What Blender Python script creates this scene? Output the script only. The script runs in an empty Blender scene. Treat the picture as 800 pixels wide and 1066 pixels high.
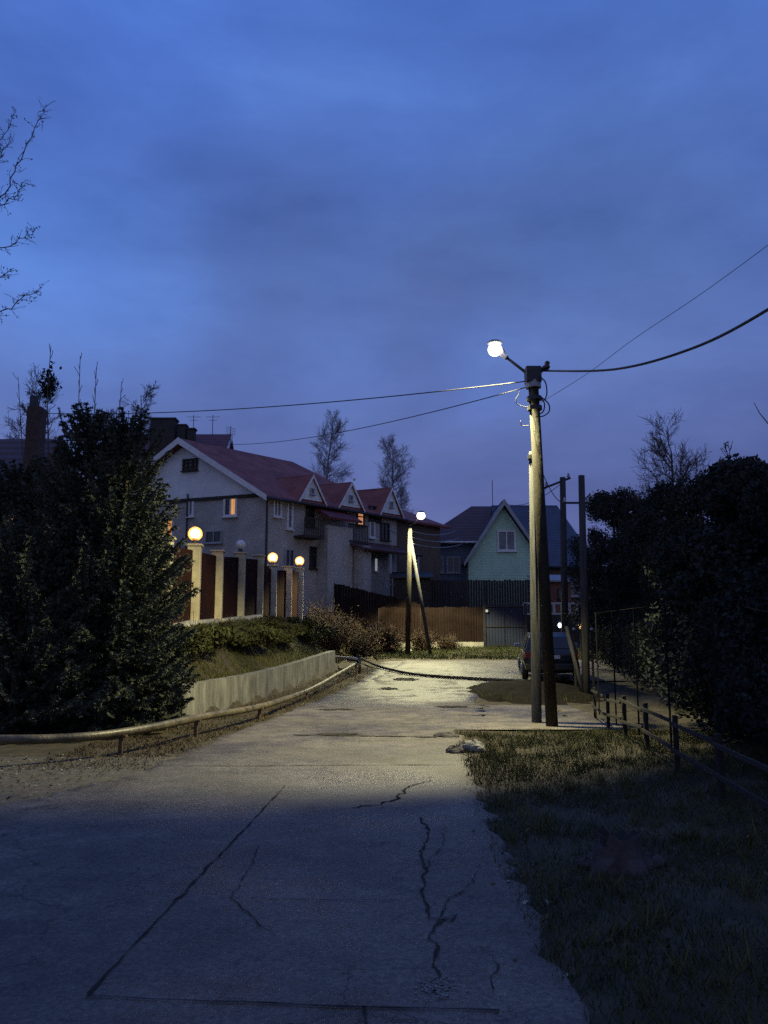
import bpy, math, random
import numpy as np
from mathutils import Vector
R = math.radians
HAZE = 0
DENOISE = False
rng = np.random.default_rng(7)
random.seed(7)
S = bpy.context.scene
COL = S.collection

# ------------------------------------------------------------------ camera geometry
F, CX, CY, EYE, TILT = 870.0, 400.0, 533.0, 1.6, R(8.8)
ct, st = math.cos(TILT), math.sin(TILT)
def ray(px, py):
    a, b = (px - CX) / F, (CY - py) / F
    return Vector((a, ct - b * st, st + b * ct))
def P(px, py, Y):
    d = ray(px, py); t = Y / d.y
    return Vector((d.x * t, Y, EYE + d.z * t))
def onplane(px, py, p0, n):
    d = ray(px, py); o = Vector((0, 0, EYE))
    return o + d * ((p0 - o).dot(n) / d.dot(n))

# ------------------------------------------------------------------ terrain
RY = [-60, 17, 22, 26, 30, 36, 40, 44, 60, 120, 700]
RZ = [0, 0, .07, .22, .45, .76, .95, 1.3, 2.0, 3.4, 4.2]
WY = [-60, 14, 17.4, 32, 36, 40, 60]
WX = [-4.9, -4.75, -4.1, -1.84, -1.5, -1.2, -1.0]
def sst(a, b, x):
    t = np.clip((x - a) / (b - a), 0, 1); return t * t * (3 - 2 * t)
def ramp(y):
    return (np.interp(y, RY, RZ) + np.interp(y - .8, RY, RZ) + np.interp(y + .8, RY, RZ)) / 3
def H(x, y):
    x = np.asarray(x, float); y = np.asarray(y, float)
    z = ramp(y)
    t = np.interp(y, WY, WX) - x
    far = sst(31.8, 34, y)
    up = .62 * sst(0.05, .22, t) * (1 - far) + .62 * far * sst(0, 1.4, t)
    up = up + 1.3 * sst(.2, 2.2 + far * 2.5, t)
    up = up + .5 * sst(10, 30, t)
    a = sst(17.25, 17.5, y)
    a = a * (1 - sst(4.6, 8, t)) + sst(15, 22, y) * sst(4.6, 8, t)
    z = z + up * a
    # slight rise of the verge to the right fence
    z = z + .12 * sst(1.6, 4.5, x) * (1 - sst(13, 16, y))
    z = z + .9 * sst(9, 20, x) * (1 - sst(24, 34, y))
    # dry strip between pipe and road, slightly raised
    return z
def h(x, y): return float(H(x, y))
def G(px, py, off=0.0):
    d = ray(px, py); t = 1.0
    for _ in range(6000):
        p = Vector((0, 0, EYE)) + d * t
        if p.z <= h(p.x, p.y) + off: return p
        t += .01 + t * .0006
    return p

# ------------------------------------------------------------------ mesh helpers
class MB:
    def __init__(s): s.v = []; s.f = []
    def add(s, v, f):
        n = len(s.v); s.v += [tuple(q) for q in v]; s.f += [tuple(i + n for i in q) for q in f]; return s
    def obox(s, c, ax, ay, az):
        c, ax, ay, az = map(Vector, (c, ax, ay, az))
        v = [c + ax * i + ay * j + az * k for k in (-1, 1) for j in (-1, 1) for i in (-1, 1)]
        return s.add(v, [(0, 2, 3, 1), (4, 5, 7, 6), (0, 1, 5, 4), (2, 6, 7, 3), (0, 4, 6, 2), (1, 3, 7, 5)])
    def box(s, c, sz, rz=0.0):
        a, b = math.cos(rz), math.sin(rz)
        return s.obox(c, (a * sz[0] / 2, b * sz[0] / 2, 0), (-b * sz[1] / 2, a * sz[1] / 2, 0), (0, 0, sz[2] / 2))
    def prism(s, poly, vec):
        poly = [Vector(p) for p in poly]; vec = Vector(vec); n = len(poly)
        f = [tuple(range(n))[::-1], tuple(range(n, 2 * n))] + [(i, (i + 1) % n, n + (i + 1) % n, n + i) for i in range(n)]
        return s.add(poly + [p + vec for p in poly], f)
    def slab(s, poly, th):
        poly = [Vector(p) for p in poly]
        n = (poly[1] - poly[0]).cross(poly[2] - poly[0]).normalized()
        if n.z < 0: n = -n
        return s.prism(poly, n * -th)
    def tube(s, pts, r, n=8, cap=True):
        pts = [Vector(p) for p in pts]; m = len(pts)
        rs = r if hasattr(r, '__len__') else [r] * m
        d0 = (pts[1] - pts[0]).normalized()
        u = d0.orthogonal().normalized(); v = []
        for i, p in enumerate(pts):
            d = (pts[min(i + 1, m - 1)] - pts[max(i - 1, 0)]).normalized()
            u = (u - d * u.dot(d)); u = u.normalized() if u.length > 1e-6 else d.orthogonal().normalized()
            w = d.cross(u)
            for k in range(n):
                a = 2 * math.pi * k / n
                v.append(p + (u * math.cos(a) + w * math.sin(a)) * rs[i])
        f = [(i * n + k, i * n + (k + 1) % n, (i + 1) * n + (k + 1) % n, (i + 1) * n + k) for i in range(m - 1) for k in range(n)]
        if cap: f += [tuple(range(n))[::-1], tuple((m - 1) * n + k for k in range(n))]
        return s.add(v, f)
    def lathe(s, c, prof, n=20):
        c = Vector(c); v = []
        for r, z in prof:
            for k in range(n):
                a = 2 * math.pi * k / n; v.append(c + Vector((r * math.cos(a), r * math.sin(a), z)))
        m = len(prof)
        f = [(i * n + k, i * n + (k + 1) % n, (i + 1) * n + (k + 1) % n, (i + 1) * n + k) for i in range(m - 1) for k in range(n)]
        f += [tuple(range(n))[::-1], tuple((m - 1) * n + k for k in range(n))]
        return s.add(v, f)
    def ball(s, c, r, n=20, m=12, sq=1.0):
        return s.lathe(c, [(r * math.sin(math.pi * max(.02, min(.98, i / m))), -r * sq * math.cos(math.pi * max(.02, min(.98, i / m)))) for i in range(m + 1)], n)

def wloc(o):
    v = Vector((0, 0, 0))
    while o is not None: v += o.location; o = o.parent
    return v
def link(name, me, m, parent=None, origin=None, smooth=False, bevel=0):
    o = bpy.data.objects.new(name, me); COL.objects.link(o)
    if m is not None: me.materials.append(m)
    if parent is not None: o.parent = parent
    elif origin is not None: o.location = origin
    if smooth: me.polygons.foreach_set('use_smooth', [True] * len(me.polygons))
    if bevel:
        b = o.modifiers.new('bevel', 'BEVEL'); b.width = bevel; b.segments = 2; b.limit_method = 'ANGLE'
    return o
def obj(name, mb, m, parent=None, origin=None, smooth=False, bevel=0):
    off = wloc(parent) if parent is not None else (Vector(origin) if origin is not None else Vector((0, 0, 0)))
    me = bpy.data.meshes.new(name)
    me.from_pydata([tuple(Vector(q) - off) for q in mb.v], [], mb.f); me.update()
    return link(name, me, m, parent, origin, smooth, bevel)
def npobj(name, V, nv, m, parent=None, origin=None):
    """V: (n*nv,3) array of separate polygons with nv corners each"""
    off = wloc(parent) if parent is not None else (Vector(origin) if origin is not None else Vector((0, 0, 0)))
    V = np.asarray(V, np.float32).reshape(-1, 3) - np.array(off, np.float32); n = len(V) // nv
    me = bpy.data.meshes.new(name)
    me.vertices.add(len(V)); me.vertices.foreach_set('co', V.ravel())
    me.loops.add(len(V)); me.loops.foreach_set('vertex_index', np.arange(len(V), dtype=np.int32))
    me.polygons.add(n); me.polygons.foreach_set('loop_start', np.arange(n, dtype=np.int32) * nv)
    me.polygons.foreach_set('loop_total', np.full(n, nv, np.int32))
    me.update(); me.validate()
    return link(name, me, m, parent, origin)
def tag(o, label=None, cat=None, group=None, kind=None):
    for k, v in (('label', label), ('category', cat), ('group', group), ('kind', kind)):
        if v: o[k] = v
    return o
def thing(name, loc, label, cat, group=None):
    o = bpy.data.objects.new(name, None); COL.objects.link(o); o.location = loc; o.empty_display_size = .2
    return tag(o, label, cat, group)
def copy_tree(o, parent=None):
    c = o.copy(); COL.objects.link(c)
    if parent is not None: c.parent = parent
    for ch in list(o.children): copy_tree(ch, c)
    return c

# ------------------------------------------------------------------ materials
def mat(name, col, rough=.8, var=.25, scale=6.0, bump=0.0, bscale=None, metal=0.0, spec=.5, col2=None, detail=6, stretch=(1, 1, 1), trans=0):
    m = bpy.data.materials.new(name); m.use_nodes = True
    N, L = m.node_tree.nodes, m.node_tree.links; b = N['Principled BSDF']
    tc = N.new('ShaderNodeTexCoord'); mp = N.new('ShaderNodeMapping'); mp.inputs['Scale'].default_value = stretch
    L.new(tc.outputs['Object'], mp.inputs['Vector'])
    nz = N.new('ShaderNodeTexNoise'); nz.inputs['Scale'].default_value = scale; nz.inputs['Detail'].default_value = detail
    nz.inputs['Roughness'].default_value = .65
    L.new(mp.outputs[0], nz.inputs['Vector'])
    rp = N.new('ShaderNodeValToRGB'); e = rp.color_ramp.elements
    c2 = col2 or col
    e[0].position, e[1].position = .3, .7
    e[0].color = tuple(c * (1 - var) for c in col) + (1,); e[1].color = tuple(min(1, c * (1 + var)) for c in c2) + (1,)
    L.new(nz.outputs['Fac'], rp.inputs['Fac']); L.new(rp.outputs[0], b.inputs['Base Color'])
    b.inputs['Roughness'].default_value = rough; b.inputs['Metallic'].default_value = metal
    b.inputs['Specular IOR Level'].default_value = spec
    if bump:
        n2 = N.new('ShaderNodeTexNoise'); n2.inputs['Scale'].default_value = bscale or scale * 6; n2.inputs['Detail'].default_value = 5
        L.new(mp.outputs[0], n2.inputs['Vector'])
        bp = N.new('ShaderNodeBump'); bp.inputs['Strength'].default_value = bump; bp.inputs['Distance'].default_value = .02
        L.new(n2.outputs['Fac'], bp.inputs['Height']); L.new(bp.outputs[0], b.inputs['Normal'])
    return m
def emit(name, col, strength, edge=None):
    m = bpy.data.materials.new(name); m.use_nodes = True
    N, L = m.node_tree.nodes, m.node_tree.links; b = N['Principled BSDF']
    b.inputs['Base Color'].default_value = tuple(min(.8, c) for c in col) + (1,)
    b.inputs['Emission Color'].default_value = tuple(col) + (1,); b.inputs['Emission Strength'].default_value = strength
    tc = N.new('ShaderNodeTexCoord'); mp = N.new('ShaderNodeMapping'); mp.inputs['Scale'].default_value = (5, 5, .6); L.new(tc.outputs['Object'], mp.inputs[0])
    nz = N.new('ShaderNodeTexNoise'); nz.inputs['Scale'].default_value = 2.5; L.new(mp.outputs[0], nz.inputs[0])
    ml = N.new('ShaderNodeMath'); ml.operation = 'MULTIPLY_ADD'; ml.inputs[1].default_value = strength * 1.4; ml.inputs[2].default_value = strength * .3
    L.new(nz.outputs['Fac'], ml.inputs[0]); L.new(ml.outputs[0], b.inputs['Emission Strength'])
    return m
def wavemat(name, col, rough, wscale, axis, depth=.5, var=.2, scale=3.0, dist=.02, sharp=False, spec=.4):
    m = mat(name, col, rough, var, scale, spec=spec); N, L = m.node_tree.nodes, m.node_tree.links; b = N['Principled BSDF']
    tc = N.new('ShaderNodeTexCoord'); w = N.new('ShaderNodeTexWave'); w.bands_direction = axis
    w.wave_profile = 'SAW' if sharp else 'SIN'
    w.inputs['Scale'].default_value = wscale; w.inputs['Distortion'].default_value = .15
    L.new(tc.outputs['Object'], w.inputs['Vector'])
    bp = N.new('ShaderNodeBump'); bp.inputs['Strength'].default_value = depth; bp.inputs['Distance'].default_value = dist
    L.new(w.outputs['Fac'], bp.inputs['Height']); L.new(bp.outputs[0], b.inputs['Normal'])
    return m
def brickmat(name, col, mortar, scale=1.0, rough=.85, var=.3):
    m = bpy.data.materials.new(name); m.use_nodes = True
    N, L = m.node_tree.nodes, m.node_tree.links; b = N['Principled BSDF']
    tc = N.new('ShaderNodeTexCoord')
    sp = N.new('ShaderNodeSeparateXYZ'); L.new(tc.outputs['Object'], sp.inputs[0])
    ad = N.new('ShaderNodeMath'); L.new(sp.outputs[0], ad.inputs[0]); L.new(sp.outputs[1], ad.inputs[1])
    cb = N.new('ShaderNodeCombineXYZ'); L.new(ad.outputs[0], cb.inputs[0]); L.new(sp.outputs[2], cb.inputs[1])
    br = N.new('ShaderNodeTexBrick'); br.inputs['Scale'].default_value = scale * 4
    br.inputs['Color1'].default_value = tuple(c * (1 - var) for c in col) + (1,)
    br.inputs['Color2'].default_value = tuple(c * (1 + var) for c in col) + (1,)
    br.inputs['Mortar'].default_value = tuple(mortar) + (1,); br.inputs['Mortar Size'].default_value = .025
    L.new(cb.outputs[0], br.inputs['Vector'])
    nz = N.new('ShaderNodeTexNoise'); nz.inputs['Scale'].default_value = .9; nz.inputs['Detail'].default_value = 6
    mx = N.new('ShaderNodeMixRGB'); mx.blend_type = 'MULTIPLY'; mx.inputs[0].default_value = .6
    L.new(tc.outputs['Object'], nz.inputs['Vector']); L.new(br.outputs[0], mx.inputs[1]); L.new(nz.outputs[0], mx.inputs[2])
    L.new(mx.outputs[0], b.inputs['Base Color']); b.inputs['Roughness'].default_value = rough
    bp = N.new('ShaderNodeBump'); bp.inputs['Strength'].default_value = .4; bp.inputs['Distance'].default_value = .01
    L.new(br.outputs['Fac'], bp.inputs['Height']); bp.invert = True; L.new(bp.outputs[0], b.inputs['Normal'])
    return m
def glassmat(name):
    m = mat(name, (.02, .025, .03), .08, .2, 2.0, spec=.6); return m
def leafmat(name, c1, c2, rough=.75, scale=1.2):
    m = mat(name, c1, rough, .25, scale, col2=c2, spec=.06)
    N, L = m.node_tree.nodes, m.node_tree.links; b = N['Principled BSDF']
    return m

def roadmat(name, base, wet=.5, patch=True):
    m = bpy.data.materials.new(name); m.use_nodes = True
    N, L = m.node_tree.nodes, m.node_tree.links; b = N['Principled BSDF']
    tc = N.new('ShaderNodeTexCoord')
    def noise(sc, det=6, ro=.6):
        n = N.new('ShaderNodeTexNoise'); n.inputs['Scale'].default_value = sc; n.inputs['Detail'].default_value = det; n.inputs['Roughness'].default_value = ro
        L.new(tc.outputs['Object'], n.inputs['Vector']); return n
    def ramp_(src, p0, p1, c0, c1):
        r = N.new('ShaderNodeValToRGB'); e = r.color_ramp.elements
        e[0].position, e[1].position = p0, p1; e[0].color = tuple(c0) + (1,); e[1].color = tuple(c1) + (1,)
        L.new(src, r.inputs['Fac']); return r
    big = noise(.35, 7, .7); mid = noise(2.2, 8, .7); fine = noise(34, 5, .8)
    c = ramp_(big.outputs['Fac'], .32, .68, [v * .5 for v in base], [v * 1.35 for v in base])
    c2 = ramp_(mid.outputs['Fac'], .3, .7, (.55, .55, .55), (1.3, 1.3, 1.3))
    c3 = ramp_(fine.outputs['Fac'], .34, .66, (.45, .45, .46), (1.55, 1.55, 1.52))
    m1 = N.new('ShaderNodeMixRGB'); m1.blend_type = 'MULTIPLY'; m1.inputs[0].default_value = 1
    m2 = N.new('ShaderNodeMixRGB'); m2.blend_type = 'MULTIPLY'; m2.inputs[0].default_value = 1
    L.new(c.outputs[0], m1.inputs[1]); L.new(c2.outputs[0], m1.inputs[2]); L.new(m1.outputs[0], m2.inputs[1]); L.new(c3.outputs[0], m2.inputs[2])
    # fine crazing of the old asphalt, only where a broad mask lets it show
    dst = noise(3.0, 4, .6); vm = N.new('ShaderNodeVectorMath'); vm.operation = 'MULTIPLY_ADD'; vm.inputs[1].default_value = (.45, .45, .45)
    L.new(dst.outputs['Color'], vm.inputs[0]); L.new(tc.outputs['Object'], vm.inputs[2])
    vo = N.new('ShaderNodeTexVoronoi'); vo.feature = 'DISTANCE_TO_EDGE'; vo.inputs['Scale'].default_value = 1.5; L.new(vm.outputs[0], vo.inputs['Vector'])
    ck = ramp_(vo.outputs['Distance'], .004, .016, (.35, .35, .35), (1, 1, 1)); msk = noise(.45, 3, .5); mr = ramp_(msk.outputs['Fac'], .43, .55, (0, 0, 0), (1, 1, 1))
    m3 = N.new('ShaderNodeMixRGB'); m3.blend_type = 'MULTIPLY'; L.new(mr.outputs[0], m3.inputs[0]); L.new(m2.outputs[0], m3.inputs[1]); L.new(ck.outputs[0], m3.inputs[2])
    # dirt washed over the edges (its outline comes from the mesh edge plus noise)
    at = N.new('ShaderNodeAttribute'); at.attribute_name = 'edge'
    dm_ = N.new('ShaderNodeMath'); dm_.operation = 'MULTIPLY_ADD'; dm_.inputs[1].default_value = .9; L.new(mid.outputs['Fac'], dm_.inputs[0]); L.new(at.outputs['Fac'], dm_.inputs[2])
    dr = ramp_(dm_.outputs[0], 1.1, 1.35, (0, 0, 0), (1, 1, 1))
    awc = N.new('ShaderNodeAttribute'); awc.attribute_name = 'wet'; m5 = N.new('ShaderNodeMixRGB'); m5.blend_type = 'MULTIPLY'
    L.new(awc.outputs['Fac'], m5.inputs[0]); L.new(m3.outputs[0], m5.inputs[1]); m5.inputs[2].default_value = (.26, .26, .26, 1); m3 = m5
    m4 = N.new('ShaderNodeMixRGB'); L.new(dr.outputs[0], m4.inputs[0]); L.new(m3.outputs[0], m4.inputs[1]); m4.inputs[2].default_value = (.035, .03, .02, 1)
    L.new(m4.outputs[0], b.inputs['Base Color'])
    # damp patches: glossier where the broad noise is low
    pud = noise(.55, 5, .55)
    r = ramp_(pud.outputs['Fac'], .40, .55, (wet * .62,) * 3, (wet,) * 3)
    aw = N.new('ShaderNodeAttribute'); aw.attribute_name = 'wet'
    pw = noise(1.5, 7, .68); rw = ramp_(pw.outputs['Fac'], .45, .57, (.36,) * 3, (.80,) * 3)
    sw = N.new('ShaderNodeMapRange'); sw.inputs[3].default_value = .5; sw.inputs[4].default_value = 1.0; L.new(aw.outputs['Fac'], sw.inputs[0]); L.new(sw.outputs[0], b.inputs['Specular IOR Level'])
    mw = N.new('ShaderNodeMixRGB'); L.new(aw.outputs['Fac'], mw.inputs[0]); L.new(r.outputs[0], mw.inputs[1]); L.new(rw.outputs[0], mw.inputs[2])
    L.new(mw.outputs[0], b.inputs['Roughness']); b.inputs['Specular IOR Level'].default_value = .5
    bp = N.new('ShaderNodeBump'); bp.inputs['Strength'].default_value = .8; bp.inputs['Distance'].default_value = .014
    hm = N.new('ShaderNodeMath'); hm.operation = 'MULTIPLY_ADD'; hm.inputs[1].default_value = 1.2
    L.new(mid.outputs['Fac'], hm.inputs[0]); L.new(fine.outputs['Fac'], hm.inputs[2]); L.new(hm.outputs[0], bp.inputs['Height'])
    ws = N.new('ShaderNodeMapRange'); ws.inputs[3].default_value = .8; ws.inputs[4].default_value = .10; L.new(aw.outputs['Fac'], ws.inputs[0]); L.new(ws.outputs[0], bp.inputs['Strength'])
    L.new(bp.outputs[0], b.inputs['Normal'])
    return m

M = {}
M['asphalt'] = roadmat('asphalt', (.125, .110, .095), .64)
M['asphalt_side'] = roadmat('asphalt_side', (.125, .11, .095), .62)
M['gravel'] = mat('gravel', (.09, .08, .062), .9, .45, 9, .6, 60)
M['soil'] = mat('soil', (.03, .028, .015), .95, .45, 2.5, .7, 30, col2=(.055, .043, .025))
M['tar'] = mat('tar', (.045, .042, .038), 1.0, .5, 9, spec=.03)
M['concrete'] = mat('concrete', (.30, .28, .24), .85, .4, 1.6, .35, 30)
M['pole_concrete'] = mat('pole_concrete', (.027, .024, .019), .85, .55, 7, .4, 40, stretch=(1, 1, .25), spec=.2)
M['pole_far'] = mat('pole_far', (.03, .028, .024), .9, .5, 6, .4, 40, stretch=(1, 1, .4), spec=.1)
M['pole_wood'] = mat('pole_wood', (.05, .05, .054), .9, .45, 9, .5, 40, stretch=(3, 3, .15), spec=.15)
M['dark_steel'] = mat('dark_steel', (.045, .045, .05), .5, .3, 8, metal=.6)
M['rubber'] = mat('rubber', (.018, .018, .019), .6, .3, 12)
M['pipe_yellow'] = mat('pipe_yellow', (.055, .043, .026), .45, .55, 4, .4, 25, col2=(.12, .10, .06))
M['rust'] = mat('rust', (.11, .065, .04), .8, .4, 7)
M['pillar'] = mat('pillar', (.52, .45, .30), .8, .25, 2.5, .3, 30)
M['pillar_pale'] = mat('pillar_pale', (.5, .46, .38), .8, .25, 2.5, .3, 30)
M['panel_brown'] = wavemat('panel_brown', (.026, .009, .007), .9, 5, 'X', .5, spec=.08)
M['plinth'] = mat('plinth', (.5, .47, .4), .85, .3, 2, .3)
M['spruce'] = leafmat('spruce', (.068, .082, .068), (.09, .10, .078))
M['trunk'] = mat('trunk', (.07, .055, .04), .9, .35, 8, .5, 30, stretch=(2, 2, .3))
M['twig'] = mat('twig', (.085, .065, .055), .9, .3, 6)
M['birch_twig'] = mat('birch_twig', (.30, .27, .28), .9, .3, 6)
M['birch_bark'] = mat('birch_bark', (.4, .38, .35), .8, .5, 4, stretch=(1, 1, 3))
M['bush_brown'] = mat('bush_brown', (.06, .038, .026), .9, .4, 1.5)
M['leaf_dark'] = leafmat('leaf_dark', (.026, .034, .034), (.036, .045, .04), .95)
M['leaf_dark2'] = leafmat('leaf_dark2', (.028, .034, .034), (.038, .042, .038), .95)
M['leaf_brown'] = leafmat('leaf_brown', (.03, .02, .016), (.045, .03, .02))
M['ivy'] = leafmat('ivy', (.035, .045, .018), (.07, .07, .03))
M['grass'] = leafmat('grass', (.034, .048, .02), (.062, .068, .03), scale=.9)
M['grass_bank'] = leafmat('grass_bank', (.05, .065, .022), (.10, .095, .04), scale=.7)
M['dry_leaf'] = leafmat('dry_leaf', (.07, .05, .026), (.12, .09, .05), scale=2)
M['red_roof'] = wavemat('red_roof', (.235, .085, .08), .85, 1.2, 'Z', .3, .35, 1.2, .03)
M['dark_red_roof'] = wavemat('dark_red_roof', (.14, .035, .04), .55, 1.2, 'Z', .6, .25, 1.2, .05)
M['brown_roof'] = wavemat('brown_roof', (.085, .04, .038), .6, 1.2, 'Z', .6, .25, 1.2, .05)
M['blue_roof'] = wavemat('blue_roof', (.06, .075, .125), .5, 1.5, 'Z', .5, .25, 1.2, .05)
M['gable_siding'] = wavemat('gable_siding', (.70, .73, .76), .7, 2.0, 'Z', .08, .15, 1.0)
M['house_wall'] = brickmat('house_wall', (.60, .57, .54), (.48, .46, .44), 1.0, var=.10)
M['house_wall_brown'] = mat('house_wall_brown', (.12, .085, .065), .85, .25, .7, .25, 25)
M['trim_white'] = mat('trim_white', (.68, .68, .70), .55, .15, 2)
M['trim_grey'] = mat('trim_grey', (.33, .34, .37), .6, .2, 2)
M['glass'] = glassmat('glass')
M['curtain_glass'] = mat('curtain_glass', (.16, .17, .2), .3, .35, 2)
M['dark_wood'] = mat('dark_wood', (.035, .026, .022), .8, .3, 4, .3, stretch=(3, 3, .5))
M['chimney_dark'] = brickmat('chimney_dark', (.05, .042, .045), (.05, .05, .05), 1.0)
M['chimney_brick'] = brickmat('chimney_brick', (.09, .05, .04), (.09, .08, .08), 1.0)
M['green_wall'] = wavemat('green_wall', (.47, .68, .52), .7, 1.6, 'Z', .35, .15, 1.0)
M['blue_wall'] = wavemat('blue_wall', (.13, .17, .25), .7, 1.6, 'Z', .35, .15, 1.0)
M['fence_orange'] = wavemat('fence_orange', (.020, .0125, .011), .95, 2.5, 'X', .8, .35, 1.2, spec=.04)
M['fence_dark'] = wavemat('fence_dark', (.03, .024, .022), .8, 2.5, 'X', .8, .3, 1.2)
M['gate_blue'] = wavemat('gate_blue', (.012, .017, .042), .75, 2.0, 'X', .5, .2, 1.2)
M['brick_red'] = brickmat('brick_red', (.30, .09, .05), (.2, .17, .15), 1.0)
M['car_paint'] = mat('car_paint', (.012, .013, .017), .25, .2, 2, spec=.6)
M['tail_red'] = mat('tail_red', (.20, .01, .01), .2, .1, 5)
M['plate'] = mat('plate', (.6, .6, .6), .4, .1, 5)
M['alloy'] = mat('alloy', (.35, .35, .37), .35, .15, 5, metal=.8)
M['stone'] = mat('stone', (.23, .22, .20), .85, .4, 5, .6, 25)
M['mud'] = mat('mud', (.016, .014, .011), .95, .4, 3, .8, 20, spec=.05)
M['stump'] = mat('stump', (.055, .047, .048), .9, .4, 7, .7, 25)
M['rail_wood'] = mat('rail_wood', (.02, .018, .016), .95, .4, 6, .4, 30)
M['mesh_wire'] = mat('mesh_wire', (.012, .012, .014), .9, .3, 8, spec=.1)
M['pale_patch'] = mat('pale_patch', (.19, .18, .165), .8, .45, 14, .4, 50)
M['globe_off'] = mat('globe_off', (.75, .75, .72), .3, .1, 3)
M['globe_lit'] = emit('globe_lit', (1.0, .46, .10), 1.5)
M['globe_lit'].node_tree.nodes['Principled BSDF'].inputs['Alpha'].default_value = .5
M['bulb_lit'] = emit('bulb_lit', (1.0, .74, .36), 6)
M['lens_lit'] = emit('lens_lit', (1.0, .95, .82), 24)
M['lens_far'] = emit('lens_far', (.9, .97, 1.0), 3.5)
M['win_orange'] = emit('win_orange', (1.0, .45, .12), .55)
M['win_pink'] = emit('win_pink', (1.0, .42, .20), .5)
M['win_white'] = emit('win_white', (.8, .85, 1.0), .22)
M['yard_warm'] = emit('yard_warm', (1.0, .62, .25), 2.0)

# ------------------------------------------------------------------ ground, roads
def axis(dense0, dense1, step, far0, far1):
    a = list(np.arange(dense0, dense1 + 1e-6, step)); s = step; x = a[-1]
    while x < far1: s *= 1.35; x += s; a.append(x)
    s = step; x = a[0]
    while x > far0: s *= 1.35; x -= s; a.insert(0, x)
    return np.array(a)
xs = axis(-14, 13, .25, -500, 500); ys = axis(-4, 46, .25, -60, 900)
XX, YY = np.meshgrid(xs, ys); bumpz = .018 * np.sin(XX * 2.3 + 1.7 * np.sin(YY * 1.1)) * np.sin(YY * 2.9 + np.sin(XX * 1.9))
XLy = [-60, -2, 3, 8.3, 10.3, 14.3, 20, 28, 31, 33, 36]
XLx = [-5.2, -4.6, -4.3, -3.83, -3.05, -2.75, -2.05, -.75, -.45, -.3, 0]
XRy = [-60, -2, 3.7, 10.5, 13.6, 16, 20, 23.5, 27.5, 36]
XRx = [.6, .8, .86, 1.09, 1.25, 1.35, 2.0, 2.6, 3.6, 4.2]
inroad = (XX > np.interp(YY, XLy, XLx) + .3) & (XX < np.interp(YY, XRy, XRx) - .3) & (YY < 36)
ZZ = H(XX, YY) + np.where(inroad, -.05, (bumpz - .012) * (np.abs(YY) < 60))
nx = len(xs)
gv = np.stack([XX.ravel(), YY.ravel(), ZZ.ravel()], 1)
gf = [(j * nx + i, j * nx + i + 1, (j + 1) * nx + i + 1, (j + 1) * nx + i) for j in range(len(ys) - 1) for i in range(nx - 1)]
g = MB(); g.v = [tuple(v) for v in gv]; g.f = gf
ground = obj('ground', g, M['soil'], smooth=True); tag(ground, kind='structure', label='dark earth and grass ground of the lane and its banks')

def sheet(name, m, yv, fl, fr, off, nc=14, jit=.06, seed=1, label=None):
    r = np.random.default_rng(seed); mb = MB(); n = nc + 1; ed = []; we = []
    for y in yv:
        a, b = fl(y) + r.normal(0, jit), fr(y) + r.normal(0, jit)
        for k in range(n):
            x = a + (b - a) * k / nc
            if k in (1, 2, 3): x = a + (.05, .3, .6)[k - 1]
            if k in (nc - 1, nc - 2, nc - 3): x = b - (.05, .3, .6)[nc - 1 - k]
            e = -.05 if k in (0, nc) else 0
            mb.v.append((x, y, h(x, y) + off + e)); ed.append(max(0, 1 - min(x - a, b - x) / .55)); we.append(float(sst(20.5, 24.5, y) * (1 - sst(31, 36, y)) * (1 - sst(2.6, 5, x))))
    for j in range(len(yv) - 1):
        for k in range(nc):
            mb.f.append((j * n + k, j * n + k + 1, (j + 1) * n + k + 1, (j + 1) * n + k))
    o = obj(name, mb, m, smooth=True); tag(o, label, kind='structure')
    at = o.data.attributes.new('edge', 'FLOAT', 'POINT'); at.data.foreach_set('value', ed)
    at = o.data.attributes.new('wet', 'FLOAT', 'POINT'); at.data.foreach_set('value', we); return o
fl = lambda y: float(np.interp(y, XLy, XLx)); fr = lambda y: float(np.interp(y, XRy, XRx))
road = sheet('road', M['asphalt'], np.arange(-6, 36.2, .2), fl, fr, .022, label='cracked damp asphalt lane')
sheet('cross_road', M['asphalt_side'], np.arange(27.6, 36.6, .25), lambda y: -.4 + .16 * (y - 28), lambda y: 26.0, .026, nc=60, seed=3, label='side street crossing the end of the lane')
sheet('driveway', M['asphalt_side'], np.arange(15.6, 20.9, .2), lambda y: fr(y) - .25, lambda y: 4.55, .017, nc=20, seed=4, label='pale driveway behind the lamp pole')
sheet('gravel_apron', M['gravel'], np.arange(7.6, 12.2, .2), lambda y: -12.0, lambda y: fl(y) + .25, .014, nc=24, jit=.1, seed=5, label='gravel apron left of the lane')

# tar seams, cracks and dark cross strips, thin raised strips on the road
def ground_strip(name, pts, w, m, parent, off=.030, jit=0.0, seed=0, sub=.12):
    r = np.random.default_rng(seed); pl = []
    for a, b in zip(pts[:-1], pts[1:]):
        a, b = Vector(a), Vector(b); n = max(1, int((b - a).length / sub))
        for i in range(n): pl.append(a.lerp(b, i / n))
    pl.append(Vector(pts[-1])); mb = MB(); n = len(pl)
    for i, p in enumerate(pl):
        d = (pl[min(i + 1, n - 1)] - pl[max(i - 1, 0)]); q = Vector((-d.y, d.x)).normalized() if d.length > 0 else Vector((1, 0))
        c = Vector((p.x, p.y)) + q * float(r.normal(0, jit)); ww = w * float(r.uniform(.15, 1.25)) / 2
        for s in (-1, 1):
            x, y = c.x + q.x * ww * s, c.y + q.y * ww * s
            mb.v.append((x, y, h(x, y) + off))
    for i in range(n - 1): mb.f.append((2 * i, 2 * i + 1, 2 * i + 3, 2 * i + 2))
    return obj(name, mb, m, parent)
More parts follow.
